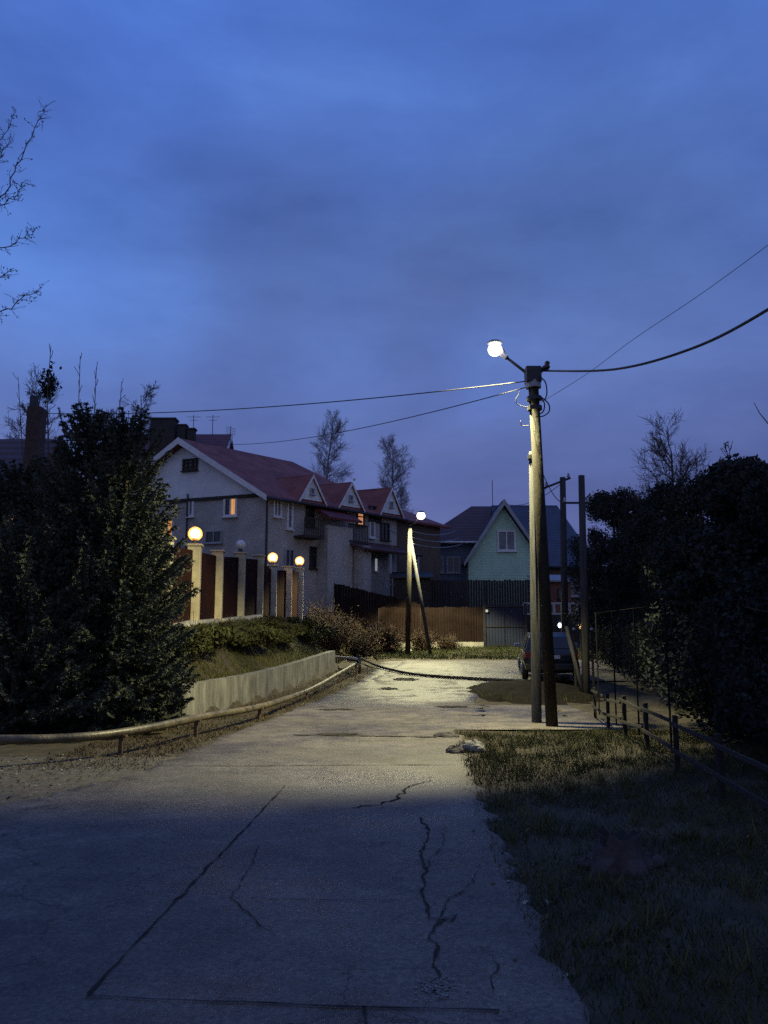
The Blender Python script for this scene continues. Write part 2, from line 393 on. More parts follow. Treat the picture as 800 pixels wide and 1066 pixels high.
def g2(px, py): p = G(px, py, .03); return Vector((p.x, p.y))
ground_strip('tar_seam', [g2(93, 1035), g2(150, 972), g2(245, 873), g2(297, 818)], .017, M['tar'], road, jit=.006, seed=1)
ground_strip('tar_seam', [g2(155, 797), g2(260, 797), g2(380, 796), g2(474, 796)], .03, M['tar'], road, jit=.008, seed=2)  # thin dark strip straight across the lane
ground_strip('tar_seam', [g2(305, 765), g2(380, 766), g2(455, 767)], .13, M['tar'], road, jit=.015, seed=3)  # wider dark strip across part of the lane
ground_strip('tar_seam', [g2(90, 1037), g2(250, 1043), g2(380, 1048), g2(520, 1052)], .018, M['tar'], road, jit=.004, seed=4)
ground_strip('crack', [g2(380, 1048), g2(382, 1075)], .02, M['tar'], road, jit=.004, seed=5)
ground_strip('crack', [g2(452, 1022), g2(455, 985), g2(447, 973), g2(455, 960), g2(474, 952), g2(470, 958), g2(448, 955), g2(440, 930), g2(442, 905), g2(437, 890), g2(446, 868), g2(438, 850)], .018, M['tar'], road, jit=.012, seed=6, sub=.06)
ground_strip('crack', [g2(455, 960), g2(468, 935), g2(488, 920), g2(500, 900)], .010, M['tar'], road, jit=.012, seed=7, sub=.06)
ground_strip('crack', [g2(440, 905), g2(460, 880), g2(463, 860)], .009, M['tar'], road, jit=.012, seed=8, sub=.06)
ground_strip('crack', [g2(365, 840), g2(390, 838), g2(412, 832), g2(425, 818), g2(450, 812)], .03, M['tar'], road, jit=.02, seed=9, sub=.06)
ground_strip('crack', [g2(285, 975), g2(240, 935), g2(262, 900), g2(268, 880)], .008, M['tar'], road, jit=.01, seed=10, sub=.06)
ground_strip('crack', [g2(262, 935), g2(330, 937), g2(430, 936)], .010, M['tar'], road, jit=.01, seed=11, sub=.06)
ground_strip('crack', [g2(500, 985), g2(520, 1005), g2(512, 1030)], .009, M['tar'], road, jit=.012, seed=12, sub=.06)
def patch(name, px, py, rx, ry, m, parent, off, seed):
    r = np.random.default_rng(seed); c = G(px, py); mb = MB(); n = 28
    mb.v.append((c.x, c.y, h(c.x, c.y) + off))
    for k in range(n):
        a = 2 * math.pi * k / n; s = r.uniform(.6, 1.15); x, y = c.x + rx * s * math.cos(a), c.y + ry * s * math.sin(a)
        mb.v.append((x, y, h(x, y) + off))
    for k in range(n): mb.f.append((0, 1 + k, 1 + (k + 1) % n))
    return obj(name, mb, m, parent)
wc = G(456, 1034); wr = np.random.default_rng(31); wp = MB()
for _ in range(150):
    x, y = wc.x + wr.normal(0, .05), wc.y + wr.normal(0, .07); r0, a0 = wr.uniform(.003, .011), wr.uniform(0, 6)
    wp.add([(x + r0 * math.cos(a0 + k * 1.257) * wr.uniform(.6, 1.3), y + r0 * math.sin(a0 + k * 1.257) * wr.uniform(.6, 1.3), h(x, y) + .0285) for k in range(5)], [(0, 1, 2, 3, 4)])
obj('worn_patch', wp, M['pale_patch'], road)
patch('pothole', 352, 766, .45, .22, M['tar'], road, .0325, 8)
for i, (px, py, a, b) in enumerate([(405, 718, .35, .4), (470, 737, .4, .25), (350, 740, .5, .2), (422, 708, .5, .5)]):
    patch('pothole', px, py, a, b, M['tar'], road, .0325, 20 + i)

# dark earth island between driveway and side street
isl = MB()
c = Vector((4.15, 23.8)); n = 36; rr = np.random.default_rng(5)
rad = [1 + .16 * math.sin(3 * k) + rr.uniform(-.12, .12) for k in range(n)]
for q, zz in ((1.0, .0), (.82, .13), (.5, .26), (.15, .31)):
    for k in range(n):
        a = 2 * math.pi * k / n; x, y = c.x + 1.75 * q * rad[k] * math.cos(a), c.y + 2.6 * q * rad[k] * math.sin(a)
        isl.v.append((x, y, h(x, y) + zz + (.01 if q < 1 else -.03)))
for j in range(3):
    for k in range(n): isl.f.append((j * n + k, j * n + (k + 1) % n, (j + 1) * n + (k + 1) % n, (j + 1) * n + k))
isl.f.append(tuple(3 * n + k for k in range(n)))
tag(obj('earth_mound', isl, M['mud'], smooth=True), 'low dark earth mound beside the side street', kind='structure')

# ------------------------------------------------------------------ grass and litter (stuff)
def blades(name, pts, hgt, wid, m, label, lean=.5):
    n = len(pts); a = rng.uniform(0, 2 * np.pi, n); hh = hgt * rng.uniform(.4, 1.3, n); ww = wid * rng.uniform(.6, 1.3, n)
    d = np.stack([np.cos(a), np.sin(a), np.zeros(n)], 1); l = rng.uniform(0, 2 * np.pi, n); le = lean * hh * rng.uniform(.1, 1.2, n)
    tip = pts + np.stack([np.cos(l) * le, np.sin(l) * le, hh], 1)
    V = np.stack([pts - d * ww[:, None], pts + d * ww[:, None], tip], 1)
    o = npobj(name, V, 3, m); tag(o, label, 'grass', kind='stuff'); return o
def scatter(n, x0, x1, y0, y1, cond, bias=1.0):
    y = y0 + (y1 - y0) * rng.uniform(0, 1, n) ** bias; x = rng.uniform(x0, x1, n)
    # clumping
    cl = np.sin(x * 2.1 + 1.3 * np.sin(y * 1.7)) * np.sin(y * 2.6 + np.sin(x * 3.1)) + rng.normal(0, .5, n)
    k = cond(x, y) & (cl > -.55); x, y = x[k], y[k]
    return np.stack([x, y, H(x, y) + .0], 1)
xr = lambda y: np.interp(y, XRy, XRx); xl = lambda y: np.interp(y, XLy, XLx); xw = lambda y: np.interp(y, WY, WX)
def verge_edge(x, y):
    e = xr(y) + .05 * np.sin(y * 3.1) * np.sin(y * 1.3 + 1) - .13 * (1 - sst(4, 11, y)) - np.abs(rng.normal(0, .09, x.shape))
    return (x > e) & ((y < 15.4 + .15 * np.sin(x * 5)) | (x > 6.6))
pts = scatter(230000, .8, 7.5, 1.5, 20, verge_edge, 1.35)
blades('verge_grass', pts, .052, .004, M['grass'], 'short rough grass on the right verge', .9)
tc_ = scatter(420, .9, 5, 2, 15, verge_edge, 1.2); tf = np.repeat(tc_, 26, 0); tf[:, :2] += rng.normal(0, .045, (len(tf), 2)); tf[:, 2] = H(tf[:, 0], tf[:, 1])
blades('verge_tufts', tf, .14, .005, M['grass_bank'], 'taller tufts of grass and weeds on the right verge', .9)
bank = scatter(120000, -9, 0.5, 17.5, 42, lambda x, y: (x < xw(y) - .18) & (x > xw(y) - 5.5), 1.0)
blades('bank_grass', bank, .13, .009, M['grass_bank'], 'grass on the bank above the retaining wall', .8)
strip = scatter(60000, -5.0, 0, 9, 33, lambda x, y: (x < xl(y) - .02 + .12 * np.sin(y * 4)) & (x > xw(y) + .15) & (y > 10.8), 1.1)
blades('strip_grass', strip, .06, .006, M['dry_leaf'], 'dry grass between the pipe and the lane', .9)
isg = scatter(4000, 2.3, 6.0, 21, 26.6, lambda x, y: ((x - 4.15) / 1.75) ** 2 + ((y - 23.8) / 2.6) ** 2 < .9)
isg[:, 2] += .05
blades('mound_grass', isg, .12, .008, M['grass'], 'sparse grass on the dark earth mound', .8)
fg = scatter(26000, -.5, 12, 37, 44, lambda x, y: (y > 37.2 + .3 * np.sin(x * 2)))
blades('far_grass', fg, .12, .012, M['grass'], 'dry grass along the foot of the brown fence', .8)
# fallen leaves: small tilted quads
def litter(name, pts, s, m, label):
    n = len(pts); a = rng.uniform(0, 2 * np.pi, n); t = rng.normal(0, .35, (n, 2)); ss = s * rng.uniform(.5, 1.4, n)[:, None]
    u = np.stack([np.cos(a), np.sin(a), t[:, 0]], 1) * ss; v = np.stack([-np.sin(a), np.cos(a), t[:, 1]], 1) * ss * .6
    p = pts + np.array([0, 0, .03])
    o = npobj(name, np.stack([p - u, p + v, p + u, p - v], 1), 4, m); tag(o, label, 'leaves', kind='stuff'); return o
lp = np.concatenate([scatter(5000, -9, 0, 9.5, 32, lambda x, y: (x < xl(y) + .1) & (x > xw(y) + .1)),
                     scatter(500, .6, 5, 4, 16, lambda x, y: verge_edge(x + .15, y)),
                     scatter(1800, -12, -3, 8, 12.5, lambda x, y: (x < xl(y)))])
litter('leaf_litter', lp, .022, M['dry_leaf'], 'fallen brown leaves scattered along the road edges')
gp = np.concatenate([scatter(2600, -12, -2.6, 7.8, 12.2, lambda x, y: (x < xl(y) + .2)), scatter(2200, -4, 3, 3, 30, lambda x, y: (np.abs(x - xr(y)) < .14) | (np.abs(x - xl(y)) < .16))])
litter('loose_gravel', gp, .016, M['stone'], 'loose gravel along the edges of the asphalt')

# ------------------------------------------------------------------ trees
def quadcloud(c, s, r=None):
    n = len(c); r = r or rng
    u = r.normal(size=(n, 3)); u /= np.linalg.norm(u, axis=1)[:, None]
    w = r.normal(size=(n, 3)); v = np.cross(u, w); v /= np.linalg.norm(v, axis=1)[:, None]
    ss = s * r.uniform(.5, 1.4, n)[:, None]
    return np.stack([c - u * ss, c + v * ss * .55, c + u * ss, c - v * ss * .55], 1)
def spruce(base, hgt, rad, label, seed, group=None, dens=1.0):
    r = np.random.default_rng(seed)
    t = thing('spruce_tree', base, label, 'tree', group)
    mb = MB().tube([(0, 0, -.1), (0.02, 0.01, hgt * .5), (0, 0, hgt)], [.13, .07, .012], 8); mb.v = [tuple(Vector(v) + base) for v in mb.v]
    obj('trunk', mb, M['trunk'], t, smooth=True)
    T0, T1, W = [], [], []
    z = .12
    while z < hgt * .985:
        f = z / hgt; Lm = 1.06 * rad * (1 - f) ** .63 * (1 if f > .12 else .85 + f)
        nb = int(r.integers(8, 12)); a0 = r.uniform(0, 6.28)
        for k in range(nb):
            a = a0 + 6.283 * k / nb + r.normal(0, .2); L = Lm * r.uniform(.55, 1.15) + .12
            rise = -.35 + .95 * f + r.normal(0, .1)
            n = max(5, int(L / .06 * dens)); q = np.linspace(.12, 1, n)
            d = np.array([math.cos(a), math.sin(a), 0]); side = np.array([-math.sin(a), math.cos(a), 0])
            pts = d[None] * (q * L)[:, None] + np.array([0, 0, 1])[None] * (z + r.normal(0, .06) + L * (rise * q + (.34 + .25 * f) * q ** 2.2))[:, None]
            for sgn in (-1, 1):
                l2 = (L * .22 * (1.05 - q) + .07) * r.uniform(.5, 1.25, n)
                dd = d[None] * .95 + side[None] * sgn * r.uniform(.5, .95, n)[:, None] + np.array([0, 0, 1])[None] * r.normal(-.12, .22, n)[:, None]
                T0.append(pts); T1.append(pts + dd * l2[:, None]); W.append(np.full(n, .018))
            T0.append(pts[:-1]); T1.append(pts[1:]); W.append(np.full(n - 1, .02))
        z += .17 * r.uniform(.8, 1.2) + .05
    # bare upright shoots round the tip
    for k in range(7):
        a = r.uniform(0, 6.28); z0 = hgt * r.uniform(.80, .95); q = r.uniform(.05, .3) * rad; p = np.array([q * math.cos(a), q * math.sin(a), z0])
        for j in range(5):
            e = p + np.array([math.cos(a) * .03, math.sin(a) * .03, .11 * r.uniform(.8, 1.3)]); T0.append(p[None]); T1.append(e[None]); W.append(np.array([.01])); p = e
    # leader shoot
    T0.append(np.array([[0, 0, hgt * .93]])); T1.append(np.array([[0, 0, hgt + .25]])); W.append(np.array([.012]))
    T0 = np.concatenate(T0); T1 = np.concatenate(T1)
    # needles: short blades standing off every twig
    d = T1 - T0; ln = np.linalg.norm(d, axis=1)
    out = []
    for q in np.linspace(.05, .97, 10):
        b = T0 + d * q; n = len(b)
        rnd = r.normal(size=(n, 3)); dn = d / ln[:, None]
        rnd -= dn * (rnd * dn).sum(1)[:, None]; rnd /= np.linalg.norm(rnd, axis=1)[:, None]
        nl = r.uniform(.028, .055, n)[:, None]; w = np.cross(dn, rnd) * .0038
        tip = b + (dn * .8 + rnd * .9) * nl; tip2 = b + (dn * .8 - rnd * .9) * nl
        out.append(np.stack([tip, b + w + dn * .02, tip2, b - w - dn * .01], 1))
    w = np.cross(d, r.normal(size=d.shape)); w /= np.linalg.norm(w, axis=1)[:, None] + 1e-9; w *= .009
    out.append(np.stack([T0 - w, T0 + w, T1 + w * .4, T1 - w * .4], 1))
    V = np.concatenate(out).reshape(-1, 3) + np.array(base)
    npobj('foliage', V, 4, M['spruce'], t)
    return t

def branches(base, hgt, spread, levels, seed, r0, n0=9, up=.75, taper=.75, first=.25, droop=0, kids=(5, 7)):
    """returns list of (pts, radii, level)"""
    r = np.random.default_rng(seed); out = []
    def grow(p, d, L, rad, lev):
        n = 6 if lev < 2 else 4; pts = [p]; q = p.copy(); dd = d.copy()
        for i in range(n):
            dd = dd + r.normal(0, .13 if lev else .04, 3) + np.array([0, 0, (.06 if droop == 0 else -droop * lev * .12)])
            dd /= np.linalg.norm(dd); q = q + dd * L / n; pts.append(q)
        rs = np.linspace(rad, rad * (.25 if lev else .2), n + 1)
        out.append((pts, rs, lev))
        if lev >= levels: return
        nk = n0 if lev == 0 else int(r.integers(kids[0], kids[1]))
        for k in range(nk):
            f = first + (1 - first) * (k + r.uniform(.2, .9)) / nk if lev == 0 else .2 + .8 * (k + r.uniform(.1, .9)) / nk
            i = min(n - 1, int(f * n)); b = pts[i] + (pts[i + 1] - pts[i]) * (f * n - i)
            ax = np.array(pts[i + 1]) - pts[i]; ax /= np.linalg.norm(ax)
            rnd = r.normal(size=3); rnd -= ax * rnd.dot(ax); rnd /= np.linalg.norm(rnd)
            nd = ax * up + rnd * (1.0 if lev == 0 else .75); nd /= np.linalg.norm(nd)
            sc = spread * (1 - .55 * f) if lev == 0 else L * r.uniform(.35, .6)
            grow(np.array(b), nd, sc * r.uniform(.75, 1.2), max(.006, rs[i] * .5), lev + 1)
    grow(np.array(base, float), np.array([0, 0, 1.0]), hgt, r0, 0)
    return out
def bare_tree(base, hgt, spread, levels, seed, label, r0=.14, bark='trunk', twig='twig', name='bare_tree', group=None, minr=.006, cat='tree', buds=0, **kw):
    t = thing(name, base, label, cat, group)
    br = branches((0, 0, -.1), hgt, spread, levels, seed, r0, **kw)
    a, b = MB(), MB()
    for pts, rs, lev in br:
        rs = [max(minr, x) for x in rs]
        (a if lev == 0 else b).tube(pts, rs, 8 if lev == 0 else 4 if lev == 1 else 3, cap=False)
    for m_ in (a, b): m_.v = [(x + base[0], y + base[1], z + base[2]) for x, y, z in m_.v]
    obj('trunk', a, M[bark], t, smooth=True); cr = obj('crown', b, M[twig], t)
    if buds:
        r = np.random.default_rng(seed + 5); c = np.array([p for pts, rs, lev in br if lev >= 2 for p in pts])
        c = c[r.random(len(c)) < buds] + np.array(base)
        npobj('leaves', quadcloud(c, .022, r), 4, M[twig], cr)['kind'] = 'stuff'
    return t, br

def leafy(base, hgt, rx, ry, label, seed, m='leaf_dark', n=16000, s=.07, z0=.08, name='leafy_tree', group='dark trees along the right fence', cat='tree', lobes=26, top=.5, trunk=True):
    r = np.random.default_rng(seed); t = thing(name, base, label, cat, group)
    c = []; per = n // lobes
    for i in range(lobes):
        a = r.uniform(0, 6.283); f = r.uniform(z0, 1) ** .9; q = math.sqrt(r.uniform(.02, 1))
        prof = min(1.0, (1 - f) ** top * 1.15 + .12) * (.75 + .25 * min(1, f * 4))
        cen = np.array([rx * prof * q * math.cos(a), ry * prof * q * math.sin(a), hgt * f])
        sz = np.array([.26 * rx + .15, .26 * ry + .15, .085 * hgt + .12]) * r.uniform(.7, 1.25) * (1.05 - .5 * f)
        p = r.normal(size=(per, 3)); p /= np.linalg.norm(p, axis=1)[:, None]; p *= r.uniform(.35, 1.15, per)[:, None]
        c.append(cen + p * sz)
    c = np.concatenate(c); c = c[c[:, 2] > .03] + np.array(base)
    br = branches((0, 0, -.1), hgt * .92, rx * .95, 2, seed, .05 + hgt * .012, n0=12, first=.12, kids=(4, 6))
    a, b = MB(), MB()
    for pts, rs, lev in br: (a if lev == 0 else b).tube(pts, [max(.006, x) for x in rs], 7 if lev == 0 else 3, cap=False)
    for m_ in (a, b): m_.v = [(x + base[0], y + base[1], z + base[2]) for x, y, z in m_.v]
    obj('trunk', a, M['trunk'], t, smooth=True); obj('limbs', b, M['trunk'], t)
    npobj('crown', quadcloud(c, s, r), 4, M[m], t)
    return t
def gp_(x, y): return Vector((x, y, h(x, y)))

# three spruces at the left, growing to the ground
GS = 'spruces beside the yellow pipe'
spruce(gp_(-5.65, 15.6), 5.75, 1.75, 'bushy dark spruce at the left edge with its tip nearest the dry leaf cluster', 11, GS)
spruce(gp_(-4.82, 15.3), 5.65, 1.36, 'tall dark spruce nearest the lit pillar lamp and concrete wall', 12, GS)
spruce(gp_(-7.3, 16.4), 4.9, 1.7, 'shorter dark spruce cut by the left edge of the photo', 13, GS)
spruce(gp_(-6.3, 14.6), 3.4, 1.5, 'lowest dark spruce in front by the pipe, tip well below the others', 14, GS)
spruce(gp_(-4.55, 16.0), 3.9, .85, 'slim spruce at the corner of the concrete wall', 15, GS)

# saplings standing above the spruces
for px, py, Y, lab, sd in [(68, 362, 20.0, 'thin bare sapling, tallest of the shoots above the spruces', 1), (85, 372, 21.0, 'thin bare sapling second from the left above the spruces', 2),
                           (103, 380, 19.5, 'thin bare sapling, twin-stemmed shoot above the right spruce tip', 3), (113, 392, 22, 'thin bare sapling, shortest shoot above the right spruce tip', 4)]:
    tp = P(px, py, Y); b = gp_(tp.x, Y)
    bare_tree(b, tp.z - b.z, .5, 1, 40 + sd, lab, r0=.03, minr=.008, name='bare_sapling', group='bare saplings behind the spruces', n0=12, up=1.6, first=.6)
tp = P(51, 388, 20.5); b = gp_(tp.x, 20.5)
t, br = bare_tree(b, tp.z - b.z, .5, 1, 47, 'bare sapling topped by a dark cluster of leaves', r0=.03, name='bare_sapling', group='bare saplings behind the spruces', n0=6, first=.75, up=1.3)
cc = np.array(P(50, 400, 20.5)) + np.random.default_rng(3).normal(0, 1, (260, 3)) * np.array([.10, .12, .2])
npobj('leaves', quadcloud(cc, .06), 4, M['leaf_dark'], t)

# bare trees in the distance
for px, py, Y, sp, lab, sd in [(341, 434, 66, 3.2, 'tall bare birch behind the red roof, left of the pair', 61), (416, 458, 68, 3.4, 'bare birch behind the end of the red roof, right of the pair', 62)]:
    tp = P(px, py, Y); b = gp_(tp.x, Y)
    bare_tree(b, (tp.z - b.z) * .93, sp * .8, 3, sd, lab, r0=.17, bark='birch_twig', twig='birch_twig', name='birch_tree', group='bare birches behind the row house', minr=.0075, n0=48, up=.8, first=.40, kids=(9, 14))
for px, py, Y, sp, lab, sd in [(14, 400, 44, 2.6, 'thin bare tree far left behind the dark roof', 63), (155, 408, 62, 2.4, 'thin bare tree behind the dark chimneys', 64), (135, 425, 60, 2.2, 'small bare tree between the spruce tip and the dark chimneys', 65),
                               (700, 466, 26, 2.2, 'round bare tree rising above the dark right-hand trees', 67)]:
    tp = P(px, py, Y); b = gp_(tp.x, Y)
    bare_tree(b, tp.z - b.z, sp, 3, sd, lab, r0=.13, minr=.009 if Y > 40 else .006, n0=30, up=.9, first=.4, kids=(8, 12), group='bare trees on the skyline', twig='twig')

# near bare tree whose twigs enter at the upper left
ntb = gp_(-6.6, 9.2)
nt = thing('budding_tree', ntb, 'bare tree reaching budding twigs in at the upper left edge', 'tree')
a, b2 = MB(), MB()
a.tube([ntb + Vector((0, 0, -.1)), ntb + Vector((.05, .1, 3)), ntb + Vector((-.05, 0, 6.5)), ntb + Vector((0, 0, 9))], [.16, .13, .09, .03], 9)
r_ = np.random.default_rng(9); budc = []
def twig(pts, r0):
    pts = [Vector(p) for p in pts]
    fine = []
    for p, q in zip(pts[:-1], pts[1:]):
        for i in range(5): fine.append(p.lerp(q, i / 5) + Vector(r_.normal(0, .012, 3)))
    fine.append(pts[-1]); b2.tube(fine, list(np.linspace(r0, .003, len(fine))), 5)
    for i in range(6, len(fine)):
        for _ in range(2):
            d = (fine[i] - fine[i - 1]).normalized() + Vector(r_.normal(0, .7, 3)); d.normalize()
            L = r_.uniform(.05, .17); e = fine[i] + d * L; b2.tube([fine[i], fine[i].lerp(e, .5) + Vector(r_.normal(0, .01, 3)), e], [.003, .0025, .002], 3)
            for _ in range(5): budc.append(fine[i].lerp(e, r_.uniform(.2, 1)) + Vector(r_.normal(0, .012, 3)))
tw = [((-60, 260), (-20, 225), (5, 200), (22, 165), (40, 125), (47, 112)), ((-70, 200), (-25, 165), (3, 145), (15, 118)), ((-60, 265), (-20, 262), (10, 257), (28, 245), (36, 240)),
      ((-70, 360), (-20, 332), (8, 322), (24, 310), (42, 300)), ((-60, 320), (-20, 296), (0, 290), (10, 282)), ((-60, 240), (-15, 215), (5, 212), (16, 205), (24, 190)), ((-60, 180), (-20, 170), (0, 165), (9, 150))]
for i, w in enumerate(tw):
    Y = 9.2 + (i % 3 - 1) * .25; pts = [P(x, y, Y) for x, y in w]
    st_ = ntb + Vector((0, 0, max(1.5, pts[0].z - ntb.z - 1.1))); twig([st_, st_.lerp(pts[0], .5) + Vector((0, 0, -.05))] + pts, .013)
obj('trunk', a, M['trunk'], nt, smooth=True); cr = obj('crown', b2, M['twig'], nt)
npobj('buds', quadcloud(np.array([tuple(p) for p in budc]), .011), 4, M['twig'], cr)['kind'] = 'stuff'
# twig at the right edge of the sky, from a tree outside the frame
rb = gp_(9.6, 17); rt = thing('budding_tree', rb, 'bare tree whose single curved twig enters at the right edge', 'tree')
a = MB().tube([rb, rb + Vector((.1, 0, 3)), rb + Vector((0, .1, 6))], [.12, .1, .05], 8); obj('trunk', a, M['trunk'], rt, smooth=True)
b2 = MB().tube([rb + Vector((.06, 0, 5)), P(830, 460, 17), P(800, 441, 17), P(791, 430, 17), P(785, 419, 17)], [.03, .016, .013, .010, .006], 5)
obj('crown', b2, M['twig'], rt)

# dark trees along the right fence
ht = [(629, 500, 37, 2.0, 'leaf_dark', 'dark rounded tree at the far left end of the right-hand row', .45), (652, 512, 31, 2.0, 'leaf_dark2', 'dark tree behind the lit far lamp, second in the right-hand row', .5),
      (676, 512, 25, 1.8, 'leaf_dark', 'dark tree under the round bare crown', .5), (722, 505, 20.5, 1.6, 'leaf_dark2', 'dark tree right of the round bare crown', .5),
      (742, 490, 15.5, 1.5, 'leaf_dark', 'dark tree with a ragged top left of the spiky sapling', .5), (775, 492, 13.2, 1.35, 'leaf_dark2', 'dark tree below the spiky sapling', .5),
      (818, 484, 11.6, 1.4, 'leaf_dark', 'dark tree at the right edge of the photo', .5), (900, 470, 9.6, 1.4, 'leaf_dark2', 'dark tree just outside the right edge', .5), (1040, 440, 7.6, 1.4, 'leaf_dark2', 'dark tree beside the camera on the right', .5)]
for i, (px, py, Y, rx, m, lab, tpw) in enumerate(ht):
    tp = P(px, py, Y); b = gp_(tp.x + .2, Y)
    leafy(b, tp.z - b.z, rx, rx * 1.15, lab, 80 + i, m, n=34000, s=.05, lobes=46, top=tpw)
for i, (px, py, Y, rx) in enumerate([(740, 575, 12.8, 1.0), (800, 580, 10.4, .95), (657, 560, 27, 1.5), (880, 590, 8.6, .9), (636, 570, 32, 1.5)]):
    tp = P(px, py, Y); b = gp_(tp.x + .5, Y)
    leafy(b, tp.z - b.z, rx, rx * 1.3, ['dark shrub in the hedge above the low rail fence', 'dark shrub in the hedge at the right edge', 'dark shrub in the hedge behind the twin far poles', 'dark shrub beside the camera on the right', 'dark shrub at the far left end of the hedge'][i], 121 + i, 'leaf_dark', n=26000, s=.045, lobes=40, top=.3, name='hedge_shrub', group='dark shrubs behind the right fence', cat='shrub')
tp = P(781, 456, 14.5); b = gp_(tp.x, 14.5)
bare_tree(b, tp.z - b.z, .9, 2, 131, 'spiky leafy sapling poking above the dark trees at right', r0=.04, minr=.006, n0=14, first=.6, up=.9, name='leafy_sapling', buds=.8, kids=(4, 6))

# brown bare bushes past the wall end
for i, (px, py, Y, r1, hh) in enumerate([(335, 655, 39, 1.2, 1.5), (358, 640, 41, 1.3, 1.6), (382, 640, 40, 1.2, 1.5), (405, 645, 41.5, 1.2, 1.3), (345, 665, 36, 1.1, 1.4), (375, 668, 37, 1.1, 1.2), (440, 655, 42.3, .8, .9), (466, 660, 42.6, .6, .5)]):
    p = P(px, py, Y); b = gp_(p.x, Y)
    t = thing('bare_bush', b, ['brown bare bush just right of the last lit pillar', 'tall brown bush left of the second lamp pole', 'brown bush below the row house porch', 'brown bush right behind the second lamp pole', 'low brown bush at the far end of the concrete wall', 'low brown bush at the bend of the hose', 'brown bush beside the slanted brace of the second lamp pole', 'small brown bush against the orange brown fence'][i], 'bush', 'brown bushes below the row house')
    mb = MB(); r = np.random.default_rng(200 + i)
    for k in range(110):
        a = r.uniform(0, 6.283); q = r.uniform(0, .5) * r1; s0 = Vector((b.x + q * math.cos(a) * .6, b.y + q * math.sin(a) * .6, b.z - .05))
        L = hh * r.uniform(.5, 1.05); d = Vector((math.cos(a) * r.uniform(.1, .6), math.sin(a) * r.uniform(.1, .6), 1)).normalized()
        pts = [s0, s0 + d * L * .5 + Vector(r.normal(0, .05, 3)), s0 + d * L + Vector(r.normal(0, .12, 3))]; mb.tube(pts, [.012, .010, .006], 3, False)
        for _ in range(7):
            p0 = pts[1].lerp(pts[2], r.uniform(-.6, 1)); e = p0 + (d + Vector(r.normal(0, .7, 3))).normalized() * r.uniform(.15, .5); mb.tube([p0, e], [.008, .005], 3, False)
    st_o = obj('stems', mb, M['bush_brown'], t)
    c = np.array(b) + r.normal(0, 1, (900, 3)) * np.array([r1 * .45, r1 * .45, hh * .22]) + np.array([0, 0, hh * .45])
    npobj('leaves', quadcloud(c, .05, r), 4, M['leaf_brown'], t)
# low creeping shrubs on the bank below the pillar fence
for i, (x, y) in enumerate([(-4.6, 21.5), (-4.2, 24.5), (-3.7, 27.5), (-3.3, 30.2), (-5.0, 19.3), (-2.9, 32.5)]):
    leafy(gp_(x, y), .65, 1.0, 1.5, ['creeping green shrub below the second cream pillar', 'creeping green shrub below the third cream pillar', 'creeping green shrub below the last cream pillars', 'creeping green shrub near the far end of the concrete wall', 'creeping green shrub beside the spruces, below the first cream pillar', 'creeping green shrub past the far end of the concrete wall'][i], 150 + i, 'ivy', n=6500, s=.045, lobes=24, top=.2, name='creeping_shrub', group='creeping shrubs on the bank', cat='shrub')

# ------------------------------------------------------------------ retaining wall, pipe, hose
wl = MB(); p0, p1 = Vector((-4.1, 17.4, 0)), Vector((-1.84, 32, 0)); N_ = 24
prev = None; d = (p1 - p0).normalized(); nrm = Vector((d.y, -d.x, 0))
rt_ = thing('retaining_wall', (p0.x, p0.y, 0), 'low stained concrete retaining wall below the bank', 'wall')
for i in range(N_):
    a, b = p0.lerp(p1, i / N_), p0.lerp(p1, (i + 1) / N_); v = []
    for q in (a, b):
        zb, zt = float(ramp(q.y)) - .3, float(ramp(q.y)) + .70
        v += [q + nrm * .0 + Vector((0, 0, zb)), q + nrm * .0 + Vector((0, 0, zt)), q - nrm * .24 + Vector((0, 0, zt)), q - nrm * .24 + Vector((0, 0, zb))]
    f = [(0, 4, 5, 1), (1, 5, 6, 2), (2, 6, 7, 3)]
    if i == 0: f.append((0, 1, 2, 3))
    if i == N_ - 1: f.append((4, 7, 6, 5))
    wl.add(v, f)
def wallmat():
    m = mat('stained_concrete', (.27, .26, .235), .85, .3, 1.3, .35, 30); Nn, L = m.node_tree.nodes, m.node_tree.links; b = Nn['Principled BSDF']
    tc = Nn.new('ShaderNodeTexCoord'); mp = Nn.new('ShaderNodeMapping'); mp.inputs['Scale'].default_value = (1.1, 1.1, .28); L.new(tc.outputs['Object'], mp.inputs[0])
    nz = Nn.new('ShaderNodeTexNoise'); nz.inputs['Scale'].default_value = 2.0; nz.inputs['Detail'].default_value = 8; nz.inputs['Roughness'].default_value = .7; L.new(mp.outputs[0], nz.inputs[0])
    sp = Nn.new('ShaderNodeSeparateXYZ'); L.new(tc.outputs['Object'], sp.inputs[0])
    rp = Nn.new('ShaderNodeValToRGB'); rp.color_ramp.elements[0].position = .36; rp.color_ramp.elements[1].position = .66
    rp.color_ramp.elements[0].color = (.22, .22, .21, 1); rp.color_ramp.elements[1].color = (1, 1, 1, 1); L.new(nz.outputs[0], rp.inputs[0])
    mx = Nn.new('ShaderNodeMixRGB'); mx.blend_type = 'MULTIPLY'; mx.inputs[0].default_value = .9
    old = b.inputs['Base Color'].links[0].from_socket; L.new(old, mx.inputs[1]); L.new(rp.outputs[0], mx.inputs[2]); L.new(mx.outputs[0], b.inputs['Base Color'])
    return m
M['stained'] = wallmat()
obj('wall_face', wl, M['stained'], rt_)
wr = MB().obox((-5.55, 17.62, .2), (1.42, .05, 0), (-.004, .12, 0), (0, 0, .5)); obj('end_return', wr, M['stained'], rt_, bevel=.01)

